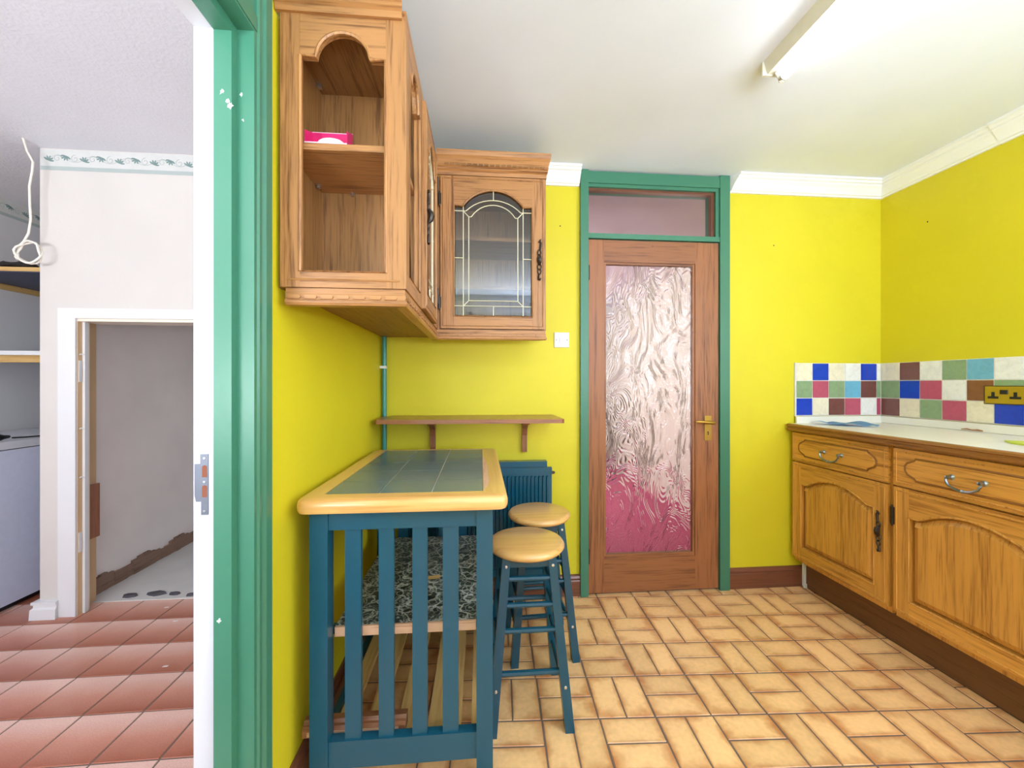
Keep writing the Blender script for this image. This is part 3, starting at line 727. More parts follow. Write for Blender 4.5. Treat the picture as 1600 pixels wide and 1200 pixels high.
def base_unit(y0, y1, label, detail_handle_side, hinge_side):
    t = thing('base_cabinet', label, 'cabinet', (2.08, (y0+y1)/2, 0), 'golden oak base cabinets')
    bx('body', 'goldZ', t, XF+.022, XR-.012, y0, y1, .165, .908)
    pl = Plane2('-X', XF+.022)
    g = .004
    a, b = y0+g, y1-g
    # drawer
    dr = obj('drawer_front', PR(pl, [(a, .742), (b, .742), (b, .902), (a, .902)], .001, .020), 'goldY', t, bevel=.003)
    q = Plane2('-X', XF+.002)
    outer_bead(q, a, b, .742, .902, 0, 'gold', dr, .0035, .014)
    c = (a+b)/2; hw = (b-a)/2-.050
    sh = [(c-hw+.035, .776)] + [(c+hw-.035, .776)]
    zc = .822; hh = .046
    shape = [(c-hw+.04, zc-hh), (c+hw-.04, zc-hh), (c+hw-.036, zc-hh*.82), (c+hw-.022, zc-hh*.66), (c+hw-.008, zc-hh*.5), (c+hw, zc-hh*.2), (c+hw, zc+hh*.2), (c+hw-.008, zc+hh*.5), (c+hw-.022, zc+hh*.66), (c+hw-.036, zc+hh*.82), (c+hw-.04, zc+hh)]
    shape = shape+[(2*c-u, v) for u, v in shape[2:][::-1]]
    obj('raised_panel', PR(q, shape, 0, .006, .006), 'goldY', dr)
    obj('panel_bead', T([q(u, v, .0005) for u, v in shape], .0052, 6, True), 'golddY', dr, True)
    bail(Plane2('-X', XF-.002), c, .822, .098, dr)
    # door
    dd = bpy.data.objects.new('door', None); C.objects.link(dd); dd.parent = t
    V0, V1 = .192, .734
    op = ogee_open(a+.062, b-.062, V0+.068, .615, .672)
    frame_parts(pl, a, b, V0, V1, op, .062, .068, .001, .020, 'gold', dd, .0048)
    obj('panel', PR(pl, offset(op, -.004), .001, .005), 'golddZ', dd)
    pi = offset(op, .010); 
    for k in range(6):
        ua_, ub_ = a+.062+(b-a-.124)*k/6, a+.062+(b-a-.124)*(k+1)/6
        bm = PR(pl, pi, .005, .0165, .022)
        for co, no in (((0, ua_, 0), (0, -1, 0)), ((0, ub_, 0), (0, 1, 0))):
            bmesh.ops.bisect_plane(bm, geom=bm.verts[:]+bm.edges[:]+bm.faces[:], plane_co=co, plane_no=no, clear_outer=True)
        obj('panel_stave', bm, 'goldZ', dd)
    outer_bead(Plane2('-X', XF+.002), a, b, V0, V1, 0, 'gold', dd, .0035, .014)
    ornate_handle(Plane2('-X', XF+.002), (a+.036) if detail_handle_side < 0 else (b-.036), .515, .185, dd)
    if hinge_side: hinge(Plane2('-X', XF+.002), b+.003, .605, .075, dd, .002)
    return t
base_unit(1.585, 2.125, 'golden oak base cabinet nearest the back wall, below the blue cloth', -1, 0)
base_unit(1.030, 1.570, 'second golden oak base cabinet, below the brass socket, with large pewter drawer handle', -1, 1)
base_unit(.475, 1.015, 'third golden oak base cabinet counting from the back wall', -1, 1)
o = tag(bx('kick_plinth', 'plinth', None, 1.886, 1.902, .48, 2.118, .003, .163), 'long brown kick plinth under the golden oak cabinets', 'plinth')
o = tag(obj('plinth_bracket', B((1.872, 1.905, 2.119, 2.131, .006, .160), (1.868, 1.905, 2.112, 2.118, .0, .022)), 'plastic', None, bevel=.002), 'small white plastic leg at the wall end of the plinth', 'bracket')
wt = thing('worktop', 'cream laminate worktop with moulded brown wood front edge', 'worktop', (2.08, 1.3, .911))
bx('slab', 'worktop', wt, 1.800, XR-.002, .45, YB-.012, .911, WT, bevel=.0015)
E_ = [(0, .911), (.016, .911), (.022, .917), (.022, .923), (.015, .928), (.015, .934), (.020, .938), (.018, .947), (.012, WT), (0, WT)]
obj('front_edging', strip(E_, lambda d, z, t: (1.800-d, t, z), lambda d: .45, lambda d: YB-.012), 'golddY', wt, bevel=.0008)
bx('upstand', 'worktop', wt, 1.838, XR-.002, YB-.022, YB-.011, WT, ZT0-.004, bevel=.002)
bx('upstand', 'worktop', wt, XR-.022, XR-.011, .45, YB-.023, WT+.0015, ZT0-.004, bevel=.002)
# blue cloth, lime mat, brown twig of sealant
bm = bmesh.new(); nx, ny = 16, 8; grid = []
for i in range(nx+1):
    for j in range(ny+1):
        u, v = i/nx, j/ny
        x = 1.90+.19*u+.03*v; y = 2.11-.20*v*(.6+.4*math.sin(u*2.5))-.03*u
        z = WT+.004+.012*v*(1-v)*2+.008*math.sin(u*7+v*3)**2+.010*max(0, u-.8)*5*v+.004*math.sin(v*7+u*4)
        grid.append(bm.verts.new((x, min(y, 2.122), max(z, WT+.002))))
for i in range(nx):
    for j in range(ny):
        a = i*(ny+1)+j; bm.faces.new((grid[a], grid[a+1], grid[a+ny+2], grid[a+ny+1]))
bmesh.ops.solidify(bm, geom=bm.faces[:], thickness=.003)
tag(obj('dish_cloth', bm, 'bluecloth', None, True), 'crumpled light blue cloth lying on the worktop corner', 'cloth')
bm = bmesh.new(); prism(bm, Plane2('Z', WT+.0005), [(2.075, 1.385), (2.02, 1.33), (1.98, 1.20), (2.02, 1.10), (2.14, 1.08), (2.16, 1.2), (2.14, 1.33)], 0, .006)
tag(obj('scouring_mat', bm, 'lime', None, bevel=.001), 'lime green flat mat at the picture edge on the worktop', 'mat')
tag(obj('sealant_strip', T([(2.362, 1.735, WT+.008), (2.358, 1.71, WT+.011), (2.356, 1.69, WT+.008), (2.352, 1.665, WT+.010), (2.350, 1.645, WT+.008)], [.002, .004, .003, .0045, .003], 7), 'oakY', None, True), 'short curled brown strip lying against the worktop upstand', 'strip')
# socket
sk = thing('wall_socket', 'tarnished brass double socket on the coloured tiles', 'socket', (XR-.009, 1.588, 1.129))
ps = Plane2('-X', XR-.0092)
obj('backbox_plate', PR(ps, [(1.515, 1.086), (1.661, 1.086), (1.661, 1.172), (1.515, 1.172)], 0, .003, .0), 'darkmetal', sk, bevel=.001)
obj('face_plate', PR(ps, [(1.518, 1.089), (1.658, 1.089), (1.658, 1.169), (1.518, 1.169)], .003, .006, .003), 'brassplate', sk)
for c in (1.626, 1.550):
    s = obj('socket_holes', PR(ps, [(c-.019, 1.112), (c+.019, 1.112), (c+.019, 1.123), (c+.006, 1.123), (c+.006, 1.143), (c-.006, 1.143), (c-.006, 1.123), (c-.019, 1.123)], .006, .0066), 'black', sk)
obj('rocker', PR(ps, [(1.574, 1.133), (1.602, 1.133), (1.602, 1.153), (1.574, 1.153)], .006, .010, .002), 'black', sk)

# ================================================================== WALL CABINETS
ZU0, ZU1 = 1.432, 2.142
CORN = [(0, ZU1), (.010, ZU1), (.012, ZU1+.016), (.022, ZU1+.022), (.022, ZU1+.030), (.028, ZU1+.034), (.028, ZU1+.044), (.040, ZU1+.060), (.050, ZU1+.070), (.054, ZU1+.086), (.054, ZU1+.092), (0, ZU1+.092)]
PEL = [(-.018, ZU0-.046), (.010, ZU0-.046), (.014, ZU0-.040), (.014, ZU0-.034), (.010, ZU0-.031), (.010, ZU0-.018), (.008, ZU0-.016), (.008, ZU0-.001), (-.018, ZU0-.001)]
def dentils(pl, u0, u1, v, w, parent, step=.028, mat='oakX'):
    bm = bmesh.new(); n = int((u1-u0)/step)
    for k in range(n):
        a = u0+(k+.1)*step; prism(bm, pl, [(a, v-.0045), (a+step*.72, v-.0045), (a+step*.80, v), (a+step*.72, v+.0045), (a, v+.0045), (a+step*.06, v)], w, w+.004)
    o = obj('bead_carving', bm, mat, parent); return o
LX = -.195        # face of the units on the left wall
LYF = 1.055       # end face
LYM = 1.335       # division display unit / glazed unit
CY = 1.830        # carcass face of the back-wall unit (door face 1.81)
CX1 = .311
# --- A: open display end unit
ua = thing('display_unit', 'open oak display wall unit with arched end nearest the doorway', 'wall cabinet', (-.36, 1.2, ZU0))
pA = Plane2('-Y', LYF+.018)
opA = arch_open(-.466, -.248, 1.474, 2.034, 2.100, .040)
U0, U1 = XL+.012, LX
frame_parts(pA, U0, U1, ZU0, ZU1, opA, 0, 0, 0, .018, 'oak', ua, .0050, ('Z', 'X'))
obj('lower_bead', T([(-.498, LYF, 1.452), (-.212, LYF, 1.452)], .003, 6), 'oakX', ua)
pAs = Plane2('+X', LX-.018)
opAs = arch_open(LYF+.052, LYM-.050, 1.476, 2.034, 2.100, .030)
frame_parts(pAs, LYF+.018, LYM, ZU0, ZU1, opAs, 0, 0, 0, .018, 'oak', ua, .0050, ('Z', 'Y'))
bx('top_panel', 'oakinY', ua, XL+.012, LX-.018, LYF+.018, LYM, ZU1-.018, ZU1)
bx('bottom_panel', 'oakinY', ua, XL+.012, LX-.018, LYF+.018, LYM, ZU0, ZU0+.016)
bx('wall_panel', 'oakinZ', ua, XL+.002, XL+.014, LYF+.018, LYM, ZU0, ZU1)
bx('inner_panel', 'oakinZ', ua, XL+.014, LX-.018, LYM-.016, LYM, ZU0+.016, ZU1-.018)
bx('shelf', 'oakX', ua, XL+.015, LX-.020, LYF+.022, LYM-.017, 1.803, 1.821)
for x, y in ((-.508, 1.27), (-.42, LYM-.02), (-.508, 1.12)):
    bx('shelf_peg', 'chrome', ua, x, x+.010, y-.006, y+.004, 1.793, 1.803)
for y in (1.13, 1.27): bx('fixing_bracket', 'chrome', ua, XL+.016, XL+.030, y, y+.012, ZU1-.030, ZU1-.018)
# mouldings
frontp = lambda d, z, t: (t, LYF+.002-d, z)
leftp = lambda d, z, t: (LX-.002+d, t, z)
obj('cornice', strip(CORN, frontp, lambda d: XL+.002, lambda d: LX-.012+d*.2), 'oakX', ua)
bx('top_fillet', 'oakY', ua, LX-.018, LX-.001, LYF+.004, LYM, ZU1+.0005, ZU1+.03)
obj('light_rail', strip(PEL, lambda d, z, t: (t, LYF+.012-d, z), lambda d: XL+.024, lambda d: LX-.012+d), 'oakX', ua)
obj('light_rail', strip(PEL, lambda d, z, t: (LX-.012+d, t, z), lambda d: LYF+.012-d, lambda d: LYM), 'oakY', ua)
dentils(Plane2('-Y', LYF+.002), XL+.026, LX-.006, ZU0-.025, 0, ua, .041)
dentils(Plane2('+X', LX-.002), LYF+.01, LYM, ZU0-.025, 0, ua, .041)
dentils(Plane2('-Y', LYF-.026), XL+.02, LX-.01, ZU1+.039, 0, ua, .026, 'oakinX')
# --- glazed door builder
def glazed_door(pl, U0, U1, parent, opening, handle_u, hinge_u, light_pre='oak', gr='X'):
    dd = bpy.data.objects.new('door', None); C.objects.link(dd); dd.parent = parent
    frame_parts(pl, U0, U1, ZU0+.004, ZU1-.004, opening, 0, 0, .001, .020, light_pre, dd, .0046, ('Z', gr))
    outer_bead(Plane2(pl.k, pl(0, 0, .020)[1 if pl.k == '-Y' else 0]), U0, U1, ZU0+.004, ZU1-.004, 0, light_pre, dd, .003, .012)
    gp = offset(opening, -.004)
    pane = obj('pane', PR(pl, gp, .009, .012), 'glass', dd)
    u0, u1 = opening[0][0], opening[1][0]; v0 = opening[0][1]; c = (u0+u1)/2; hw = (u1-u0)/2
    vs = opening[2][1]; vp = max(p[1] for p in opening)
    s = hw/.182
    bm = bmesh.new(); W = .0128; r = .0022
    def ln(*p, rr=r): tube(bm, [pl(u, v, W) for u, v in p], rr, 5)
    ho, hi = .139*s, .114*s
    oa = arc_pts(c, ho-.012*s, vs-.022, vp-.044, 12); ia = arc_pts(c, hi-.012*s, vs-.048, vp-.066, 12)
    ln((c-ho, v0), (c-ho, vs+.002)); ln((c+ho, v0), (c+ho, vs+.002))
    ln(*([(c-ho, vs-.022)]+oa+[(c+ho, vs-.022)]))
    ln((c-hi, v0+.073), (c-hi, vs-.048)); ln((c+hi, v0+.073), (c+hi, vs-.048))
    ln(*([(c-hi, vs-.048)]+ia+[(c+hi, vs-.048)]))
    ln((c-hi, v0+.073), (c+hi, v0+.073)); ln((u0, v0+.048), (u1, v0+.048))
    for sg in (-1, 1):
        ln((c+sg*hi, vs-.048), (c+sg*ho, vs-.022)); ln((c+sg*hi, v0+.073), (c+sg*ho, v0+.048))
        ln((c+sg*ho, vs-.022), (c+sg*hw, vs-.022)); ln((c+sg*ho, v0+.27), (c+sg*hw, v0+.27))
    ln((c, vp-.044), (c, vp)); ln((c, v0), (c, v0+.048))
    obj('leaded_came', bm, 'came', pane if False else dd)
    pf = Plane2(pl.k, pl(0, 0, .020)[1 if pl.k == '-Y' else 0])
    ornate_handle(pf, handle_u, 1.76, .19, dd)
    for z in (1.555, 2.03): hinge(pf, hinge_u, z, .05, dd, .003)
    return dd
# --- B: glazed unit on the left wall
ub = thing('wall_cabinet', 'oak wall cabinet with leaded glass door along the left wall', 'wall cabinet', (-.36, 1.58, ZU0))
bx('top_panel', 'oakinY', ub, XL+.002, LX-.018, LYM+.001, YB-.002, ZU1-.018, ZU1)
bx('bottom_panel', 'oakinY', ub, XL+.002, LX-.018, LYM+.001, YB-.002, ZU0, ZU0+.016)
bx('wall_panel', 'oakinZ', ub, XL+.002, XL+.012, LYM+.001, YB-.002, ZU0+.016, ZU1-.018)
for z in (1.62, 1.84): bx('shelf', 'oakinY', ub, XL+.014, LX-.03, LYM+.003, YB-.004, z, z+.016)
bx('corner_stile', 'oakZ', ub, LX-.018, LX, 1.690, CY, ZU0, ZU1)
opB = arch_open(LYM+.055, 1.675-.050, 1.493, 2.004, 2.075, .034)
glazed_door(Plane2('+X', LX-.008), LYM+.004, 1.683, ub, opB, LYM+.032, 1.686, gr='Y')
bx('top_fillet', 'oakY', ub, LX-.018, LX-.001, LYM+.0005, CY-.002, ZU1+.0005, ZU1+.03)
obj('light_rail', strip(PEL, lambda d, z, t: (LX-.012+d, t, z), lambda d: LYM+.0005, lambda d: CY+.012-d), 'oakY', ub)
dentils(Plane2('+X', LX-.002), LYM, CY-.01, ZU0-.025, 0, ub, .041)
# --- C: glazed unit on the back wall
uc = thing('wall_cabinet', 'oak wall cabinet with leaded glass door beside the light switch', 'wall cabinet', (.06, 1.98, ZU0))
bx('side_panel', 'oakZ', uc, CX1-.016, CX1, CY, YB-.002, ZU0, ZU1, bevel=.001)
bx('top_panel', 'oakinX', uc, LX-.016, CX1-.017, CY, YB-.002, ZU1-.018, ZU1)
bx('bottom_panel', 'oakinX', uc, LX-.016, CX1-.017, CY, YB-.002, ZU0, ZU0+.016)
bx('back_panel', 'oakinZ', uc, LX-.016, CX1-.017, YB-.010, YB-.003, ZU0+.017, ZU1-.019)
bx('corner_stile', 'oakZ', uc, LX+.0005, -.186, CY-.006, CY+.012, ZU0, ZU1)
for z in (1.63, 1.86): bx('shelf', 'oakinX', uc, LX-.014, CX1-.018, CY+.03, YB-.011, z, z+.016)
opC = arch_open(-.120, .244, 1.493, 2.002, 2.077, .044)
glazed_door(Plane2('-Y', CY), -.181, .305, uc, opC, .276, -.186)
backp = lambda d, z, t: (t, CY+.002-d-.012, z)
obj('cornice', strip(CORN, backp, lambda d: LX-.001, lambda d: CX1-.004+d*.35), 'oakX', uc)
obj('cornice', strip(CORN, lambda d, z, t: (CX1-.004+d*.35, t, z), lambda d: CY-.010-d, lambda d: YB-.002), 'oakY', uc)
obj('light_rail', strip(PEL, lambda d, z, t: (t, CY-.002-d, z), lambda d: LX-.012+d, lambda d: CX1-.012+d), 'oakX', uc)
dentils(Plane2('-Y', CY-.012), LX+.002, CX1-.004, ZU0-.025, 0, uc, .030)
dentils(Plane2('-Y', CY-.010-.028), LX+.03, CX1+.005, ZU1+.039, 0, uc, .026, 'oakinX')
# pink box with soap on the display shelf
pk = thing('gift_box', 'open magenta card box on the display unit shelf', 'box', (-.405, 1.105, 1.821))
bx('base', 'pinkcard', pk, -.466, -.356, 1.080, 1.130, 1.8213, 1.8226)
bx('side', 'magenta', pk, -.466, -.356, 1.1285, 1.130, 1.8226, 1.880)
bx('side', 'pinkcard', pk, -.466, -.356, 1.080, 1.0812, 1.8226, 1.826)
for x in (-.466, -.3575):
    bm = bmesh.new(); prism(bm, Plane2('+X', x), [(1.0812, 1.8226), (1.1285, 1.8226), (1.1285, 1.880), (1.0812, 1.858)], 0, .0015); obj('side', bm, 'magenta', pk)
for zz in (1.880,): bx('rim', 'pinkcard', pk, -.466, -.356, 1.1283, 1.1302, zz, zz+.0015)
bm = bmesh.new(); bmesh.ops.create_uvsphere(bm, u_segments=20, v_segments=10, radius=1)
bmesh.ops.scale(bm, vec=(.036, .020, .013), verts=bm.verts); bmesh.ops.translate(bm, vec=(-.405, 1.105, 1.8360), verts=bm.verts)
tag(obj('soap_bar', bm, 'soap', None, True), 'white oval soap bar lying in the magenta box', 'soap')

# ================================================================== LIGHT SWITCH, PIPE, WALL SHELF, RADIATOR
sw = thing('light_switch', 'white plastic light switch between wall cabinet and door', 'switch', (.4525, YB, 1.425))
obj('plate', PR(pb, [(.410, 1.382), (.496, 1.382), (.496, 1.468), (.410, 1.468)], 0, .009, .003), 'plastic', sw, bevel=.001)
obj('rocker', PR(pb, [(.439, 1.409), (.467, 1.409), (.467, 1.441), (.439, 1.441)], .009, .012, .002), 'white', sw)
for x in (.4225, .4835): obj('screw', L([(.0032, 0), (.0028, -.001)], (x, YB-.009, 1.425), 'Y', 10), 'darkmetal', sw)
pp = thing('wall_pipe', 'green painted vertical pipe in the corner behind the table', 'pipe', (-.506, 2.122, 0))
obj('tube', T([(-.506, 2.122, .0), (-.506, 2.122, ZU0-.001)], .0125, 12), 'pipe', pp, True)
bx('clip', 'plastic', pp, -.526, -.494, 2.107, 2.137, 1.262, 1.276, bevel=.002)
sh = thing('wall_shelf', 'narrow reddish wooden shelf on two brackets above the table', 'shelf', (-.05, 2.02, .99))
bm = bmesh.new(); prism(bm, Plane2('Z', .990), [(-.500, 1.90), (-.485, 1.882), (.395, 1.862), (.408, 1.870), (.402, YB-.002), (-.470, YB-.002), (-.476, 2.10), (-.512, 2.095)], 0, .020)
obj('board', bm, 'mahX', sh, bevel=.005, seg=2)
for x in (-.253, .243):
    prof = [(YB-.002, .808), (2.124, .808), (2.122, .90), (2.11, .935), (2.075, .962), (2.055, .972), (2.045, .982), (2.045, .990), (YB-.002, .990)]
    bm = bmesh.new(); prism(bm, Plane2('+X', x-.014), prof, 0, .028); obj('bracket', bm, 'mahZ', sh, bevel=.002)
    bm = bmesh.new(); lathe(bm, [(.012, -.017), (.012, .017)], (x, 2.052, .975), 'X', 16); obj('bracket_scroll', bm, 'mahX', sh, True)
rd = thing('radiator', 'dark teal panel radiator under the shelf behind the stools', 'radiator', (0, 2.09, 0))
RX0, RX1, RZ0, RZ1 = -.40, .383, .16, .735
bx('panel', 'rad', rd, RX0, RX1, 2.066, 2.082, RZ0, RZ1, bevel=.004, seg=2)
bm = bmesh.new()
n = 36; st = (RX1-RX0-.03)/n
for k in range(n):
    c = RX0+.015+st*(k+.5)
    prism(bm, Plane2('-Y', 2.066), [(c-st*.30, RZ0+.05), (c+st*.30, RZ0+.05), (c+st*.30, RZ1-.045), (c-st*.30, RZ1-.045)], 0, .010, .004)
obj('flutes', bm, 'rad', rd)
bx('top_seam', 'rad', rd, RX0, RX1, 2.058, 2.068, RZ1-.035, RZ1-.002, bevel=.003)
bx('bottom_seam', 'rad', rd, RX0, RX1, 2.058, 2.068, RZ0, RZ0+.035, bevel=.003)
bx('grille', 'rad', rd, RX0+.01, RX1-.022, 2.083, 2.130, RZ1-.002, RZ1+.028, bevel=.002)
bx('rear_panel', 'rad', rd, RX0, RX1-.015, 2.118, 2.132, RZ0, RZ1-.003, bevel=.003)
obj('bleed_valve', L([(.008, -.004), (.008, .012), (.005, .018)], (RX1, 2.074, RZ1-.03), 'X', 12), 'darkmetal', rd, True)
obj('valve_pipe', T([(RX0-.02, 2.074, 0), (RX0-.02, 2.074, .18), (RX0, 2.074, .19)], .009, 8), 'pipe', rd, True)
for x in (-.25, .25): bx('wall_bracket', 'rad', rd, x, x+.03, 2.132, YB-.002, .25, .65)

# ================================================================== TABLE
tb = thing('kitchen_table', 'blue slatted kitchen table with beech-edged slate tile top', 'table', (-.21, 1.52, 0))
TX0, TX1, TY0, TY1, TZ = -.502, .080, 1.092, 1.920, .866
def rrect(x0, x1, y0, y1, r, n=5):
    out = []
    for cx, cy, a0 in ((x1-r, y0+r, -PI/2), (x1-r, y1-r, 0), (x0+r, y1-r, PI/2), (x0+r, y0+r, PI)):
        out += [(cx+r*math.cos(a0+PI/2*k/n), cy+r*math.sin(a0+PI/2*k/n)) for k in range(n+1)]
    return out
IX0, IX1, IY0, IY1 = -.442, .010, 1.150, 1.885
bx('top_core', 'beechX', tb, IX0-.01, IX1+.01, IY0-.01, IY1+.01, TZ-.040, TZ-.0066)
PROF = [(.014, -.042), (.005, -.039), (.001, -.032), (0, -.024), (0, -.016), (.002, -.008), (.007, -.002), (.013, 0)]
cr = .032
def corner(k, a0, ins):
    cx, cy = ((TX0+cr, TY0+cr), (TX1-cr, TY0+cr), (TX1-cr, TY1-cr), (TX0+cr, TY1-cr))[k]; r = cr-ins
    return [(cx+r*math.cos(a0+PI/4*q/3), cy+r*math.sin(a0+PI/4*q/3)) for q in range(4)]
def border_board(k0, a0, k1, a1, inner, mm):
    bm = bmesh.new(); rings = []
    for ins, dz in PROF:
        pts = corner(k0, a0, ins)+corner(k1, a1, ins)+inner
        rings.append([bm.verts.new((x, y, TZ+dz)) for x, y in pts])
    n = len(rings[0])
    bm.faces.new(rings[0][::-1]); bm.faces.new(rings[-1])
    for a, b in zip(rings, rings[1:]):
        for q in range(n): bm.faces.new((a[q], a[(q+1) % n], b[(q+1) % n], b[q]))
    obj('border_board', bm, mm, tb, True)
border_board(0, PI*1.25, 1, PI*1.5, [(IX1, IY0), (IX0, IY0)], 'beechX')
border_board(1, PI*1.75, 2, 0, [(IX1, IY1), (IX1, IY0)], 'beechY')
border_board(2, PI*.25, 3, PI*.5, [(IX0, IY1), (IX1, IY1)], 'beechX')
border_board(3, PI*.75, 0, PI, [(IX0, IY0), (IX0, IY1)], 'beechY')
bx('tile_bed', 'grout_light', tb, IX0, IX1, IY0, IY1, TZ-.0065, TZ-.0035)
for i in range(3):
    for j in range(5):
        w_, d_ = (IX1-IX0)/3, (IY1-IY0)/5
        bx('tile', 'tabletile', tb, IX0+i*w_+.0018, IX0+(i+1)*w_-.0018, IY0+j*d_+.0018, IY0+(j+1)*d_-.0018, TZ-.0035, TZ-.0008, bevel=.0008)
wp = [(.0105, 1.17), (.022, 1.20), (.030, 1.26), (.031, 1.34), (.026, 1.40), (.029, 1.48), (.024, 1.58), (.018, 1.66), (.0105, 1.74)]
obj('worn_patch', PR(Plane2('Z', TZ), wp, 0, .0004), 'pineedgeY', tb)
PXL, PXR = (-.472, -.423), (-.010, .037)
for (y0, y1) in ((1.125, 1.170), (1.840, 1.885)):
    for (x0, x1) in (PXL, PXR): bx('leg', 'teal', tb, x0, x1, y0, y1, 0, TZ-.042, bevel=.002)
    yc0, yc1 = y0+.006, y1-.010
    bx('end_rail', 'teal', tb, PXL[1], PXR[0], yc0, yc1, .770, TZ-.042, bevel=.001)
    bx('end_rail', 'teal', tb, PXL[1], PXR[0], yc0, yc1, .100, .176, bevel=.001)
    for a, b in ((-.380, -.336), (-.287, -.245), (-.193, -.151), (-.107, -.062)): bx('slat', 'teal', tb, a, b, yc0+.006, yc1-.008, .176, .770)
for (x0, x1) in ((PXL[0]+.006, PXL[1]-.018), (PXR[0]+.018, PXR[1]-.006)):
    bx('side_rail', 'teal', tb, x0, x1, 1.170, 1.840, .775, TZ-.042, bevel=.001)
bx('bottom_side_rail', 'teal', tb, PXL[0]+.006, PXL[1]-.022, 1.170, 1.840, .105, .140)
bx('bottom_side_rail', 'teal', tb, PXR[0]+.022, PXR[1]-.006, 1.170, 1.840, .105, .140)
for y in (1.172, 1.82): bx('slat_support', 'pineX', tb, PXL[0]+.025, PXR[1]-.025, y, y+.018, .112, .140)
for c in (-.412, -.322, -.228, -.135, -.080, -.004):
    wd = .044 if c not in (-.080,) else .042
    if c == -.080: c = -.078
    bx('floor_slat', 'pineY', tb, c-wd/2, c+wd/2, 1.158, 1.86, .1405, .152, bevel=.001)
bd = thing('marble_board', 'dark marble-patterned board with pale pine front edge inside the table', 'board', (-.22, 1.55, .45))
for o_ in [None]:
    bx('board', 'marble', bd, -.420, -.012, 1.178, 1.832, .452, .474)
    bx('front_lipping', 'pineedgeX', bd, -.420, -.012, 1.171, 1.178, .446, .474)
obj('paper_sticker', PR(Plane2('Z', .474), [(-.198, 1.428), (-.146, 1.436), (-.147, 1.462), (-.196, 1.452)], 0, .0006), 'pineX', bd)
for y in (1.173, 1.74): bx('shelf_rail', 'teal', tb, PXL[0]+.03, PXR[1]-.02, y+.040, y+.060, .428, .4515)
blk = thing('wood_offcut', 'loose moulded brown wood offcut on the bottom table slats', 'offcut', (-.35, 1.20, .155))
bm = bmesh.new()
prof = [(1.176, .1525), (1.214, .1525), (1.214, .190), (1.192, .192), (1.186, .184), (1.180, .182), (1.176, .172)]
prism(bm, Plane2('+X', -.514), prof, 0, .295)
blk.location = (0, 0, 0)
obj('length', bm, 'mahX', blk, bevel=.0015)
bx('worn_face', 'pineedgeX', blk, -.50, -.24, 1.1745, 1.1762, .156, .170)

# ================================================================== STOOLS
def make_stool(label, loc, rz):
    t = thing('bar_stool', label, 'stool', (0, 0, 0), 'beech and blue bar stools')
    H = .602; R = .142
    prof = [(.0005, H-.030), (R-.022, H-.030), (R-.008, H-.027), (R-.001, H-.018), (R-.001, H-.012), (R-.007, H-.003), (R-.014, H), (.0005, H)]
    obj('seat', L(prof, (0, 0, 0), 'Z', 40), 'beechX', t, True)
    top, bot, hs = .080, .132, H-.030
    def at(sx, sy, z):
        k = bot+(top-bot)*z/hs; return Vector((sx*k, sy*k, z))
    for sx in (-1, 1):
        for sy in (-1, 1):
            bm = bmesh.new(); hw = .016
            a, b = at(sx, sy, 0), at(sx, sy, hs)
            lo = [bm.verts.new((a.x+p*hw, a.y+q*hw, 0)) for p, q in ((-1,-1),(1,-1),(1,1),(-1,1))]
            hi = [bm.verts.new((b.x+p*hw*.9, b.y+q*hw*.9, hs)) for p, q in ((-1,-1),(1,-1),(1,1),(-1,1))]
            bm.faces.new(lo[::-1]); bm.faces.new(hi)
            for k in range(4): bm.faces.new((lo[k], lo[(k+1) % 4], hi[(k+1) % 4], hi[k]))
            lg = obj('leg', bm, 'stool', t, bevel=.003, seg=1)
            for z in ((H-.055, .145) if sy < 0 else ()):
                p = at(sx, sy, z); obj('bolt', L([(.006, 0), (.005, -.002), (.002, -.003)], (p.x, p.y-hw+.001, z), 'Y', 10), 'chrome', lg, True)
    for sy in (-1, 1):
        a, b = at(-1, sy, H-.045), at(1, sy, H-.045)
        bx('apron', 'stool', t, a.x, b.x, a.y-.008, a.y+.008, H-.062, H-.030)
        for z in (.500, .412, .328, .190):
            obj('rung', T([at(-1, sy, z), at(1, sy, z)], .0095, 8), 'stool', t, True)
    for sx in (-1, 1):
        a, b = at(sx, -1, H-.045), at(sx, 1, H-.045)
        bx('apron', 'stool', t, a.x-.008, a.x+.008, a.y, b.y, H-.060, H-.031)
        for z in (.455, .370, .255, .145):
            obj('rung', T([at(sx, -1, z), at(sx, 1, z)], .0095, 8), 'stool', t, True)
    t.location = loc; t.rotation_euler.z = rz
    return t
s1 = make_stool('nearer beech-topped blue bar stool, beside the table leg', (.172, 1.445, 0), .0)
s2 = copy_tree(s1); s2.location = (.268, 1.765, 0); s2.rotation_euler.z = .05
s2['label'] = 'further beech-topped blue bar stool, in front of the radiator'

# ================================================================== CEILING LIGHT
fl = thing('strip_light', 'fluorescent strip light with bare lit tube on the kitchen ceiling', 'ceiling light', (1.09, .75, ZC))
bm = bmesh.new(); prism(bm, Plane2('-Y', 1.365), [(1.045, ZC), (1.060, 2.326), (1.100, 2.326), (1.115, ZC)], 0, 1.24)
obj('batten', bm, 'batten', fl, bevel=.003)
bx('end_cap', 'batten', fl, 1.042, 1.118, 1.363, 1.369, 2.322, ZC, bevel=.002)
for y in (1.348, .145):
    bm = bmesh.new(); tube(bm, [(1.086, y, 2.326), (1.100, y, 2.305), (1.104, y, 2.287)], [.010, .009, .008], 8); obj('lamp_holder', bm, 'plastic', fl, True)
obj('fluorescent_tube', T([(1.104, .155, 2.302), (1.104, 1.335, 2.302)], .0135, 14), 'tube', fl, True)
obj('tube_cap', T([(1.104, 1.335, 2.302), (1.104, 1.349, 2.302)], .0137, 14), 'chrome', fl, True)
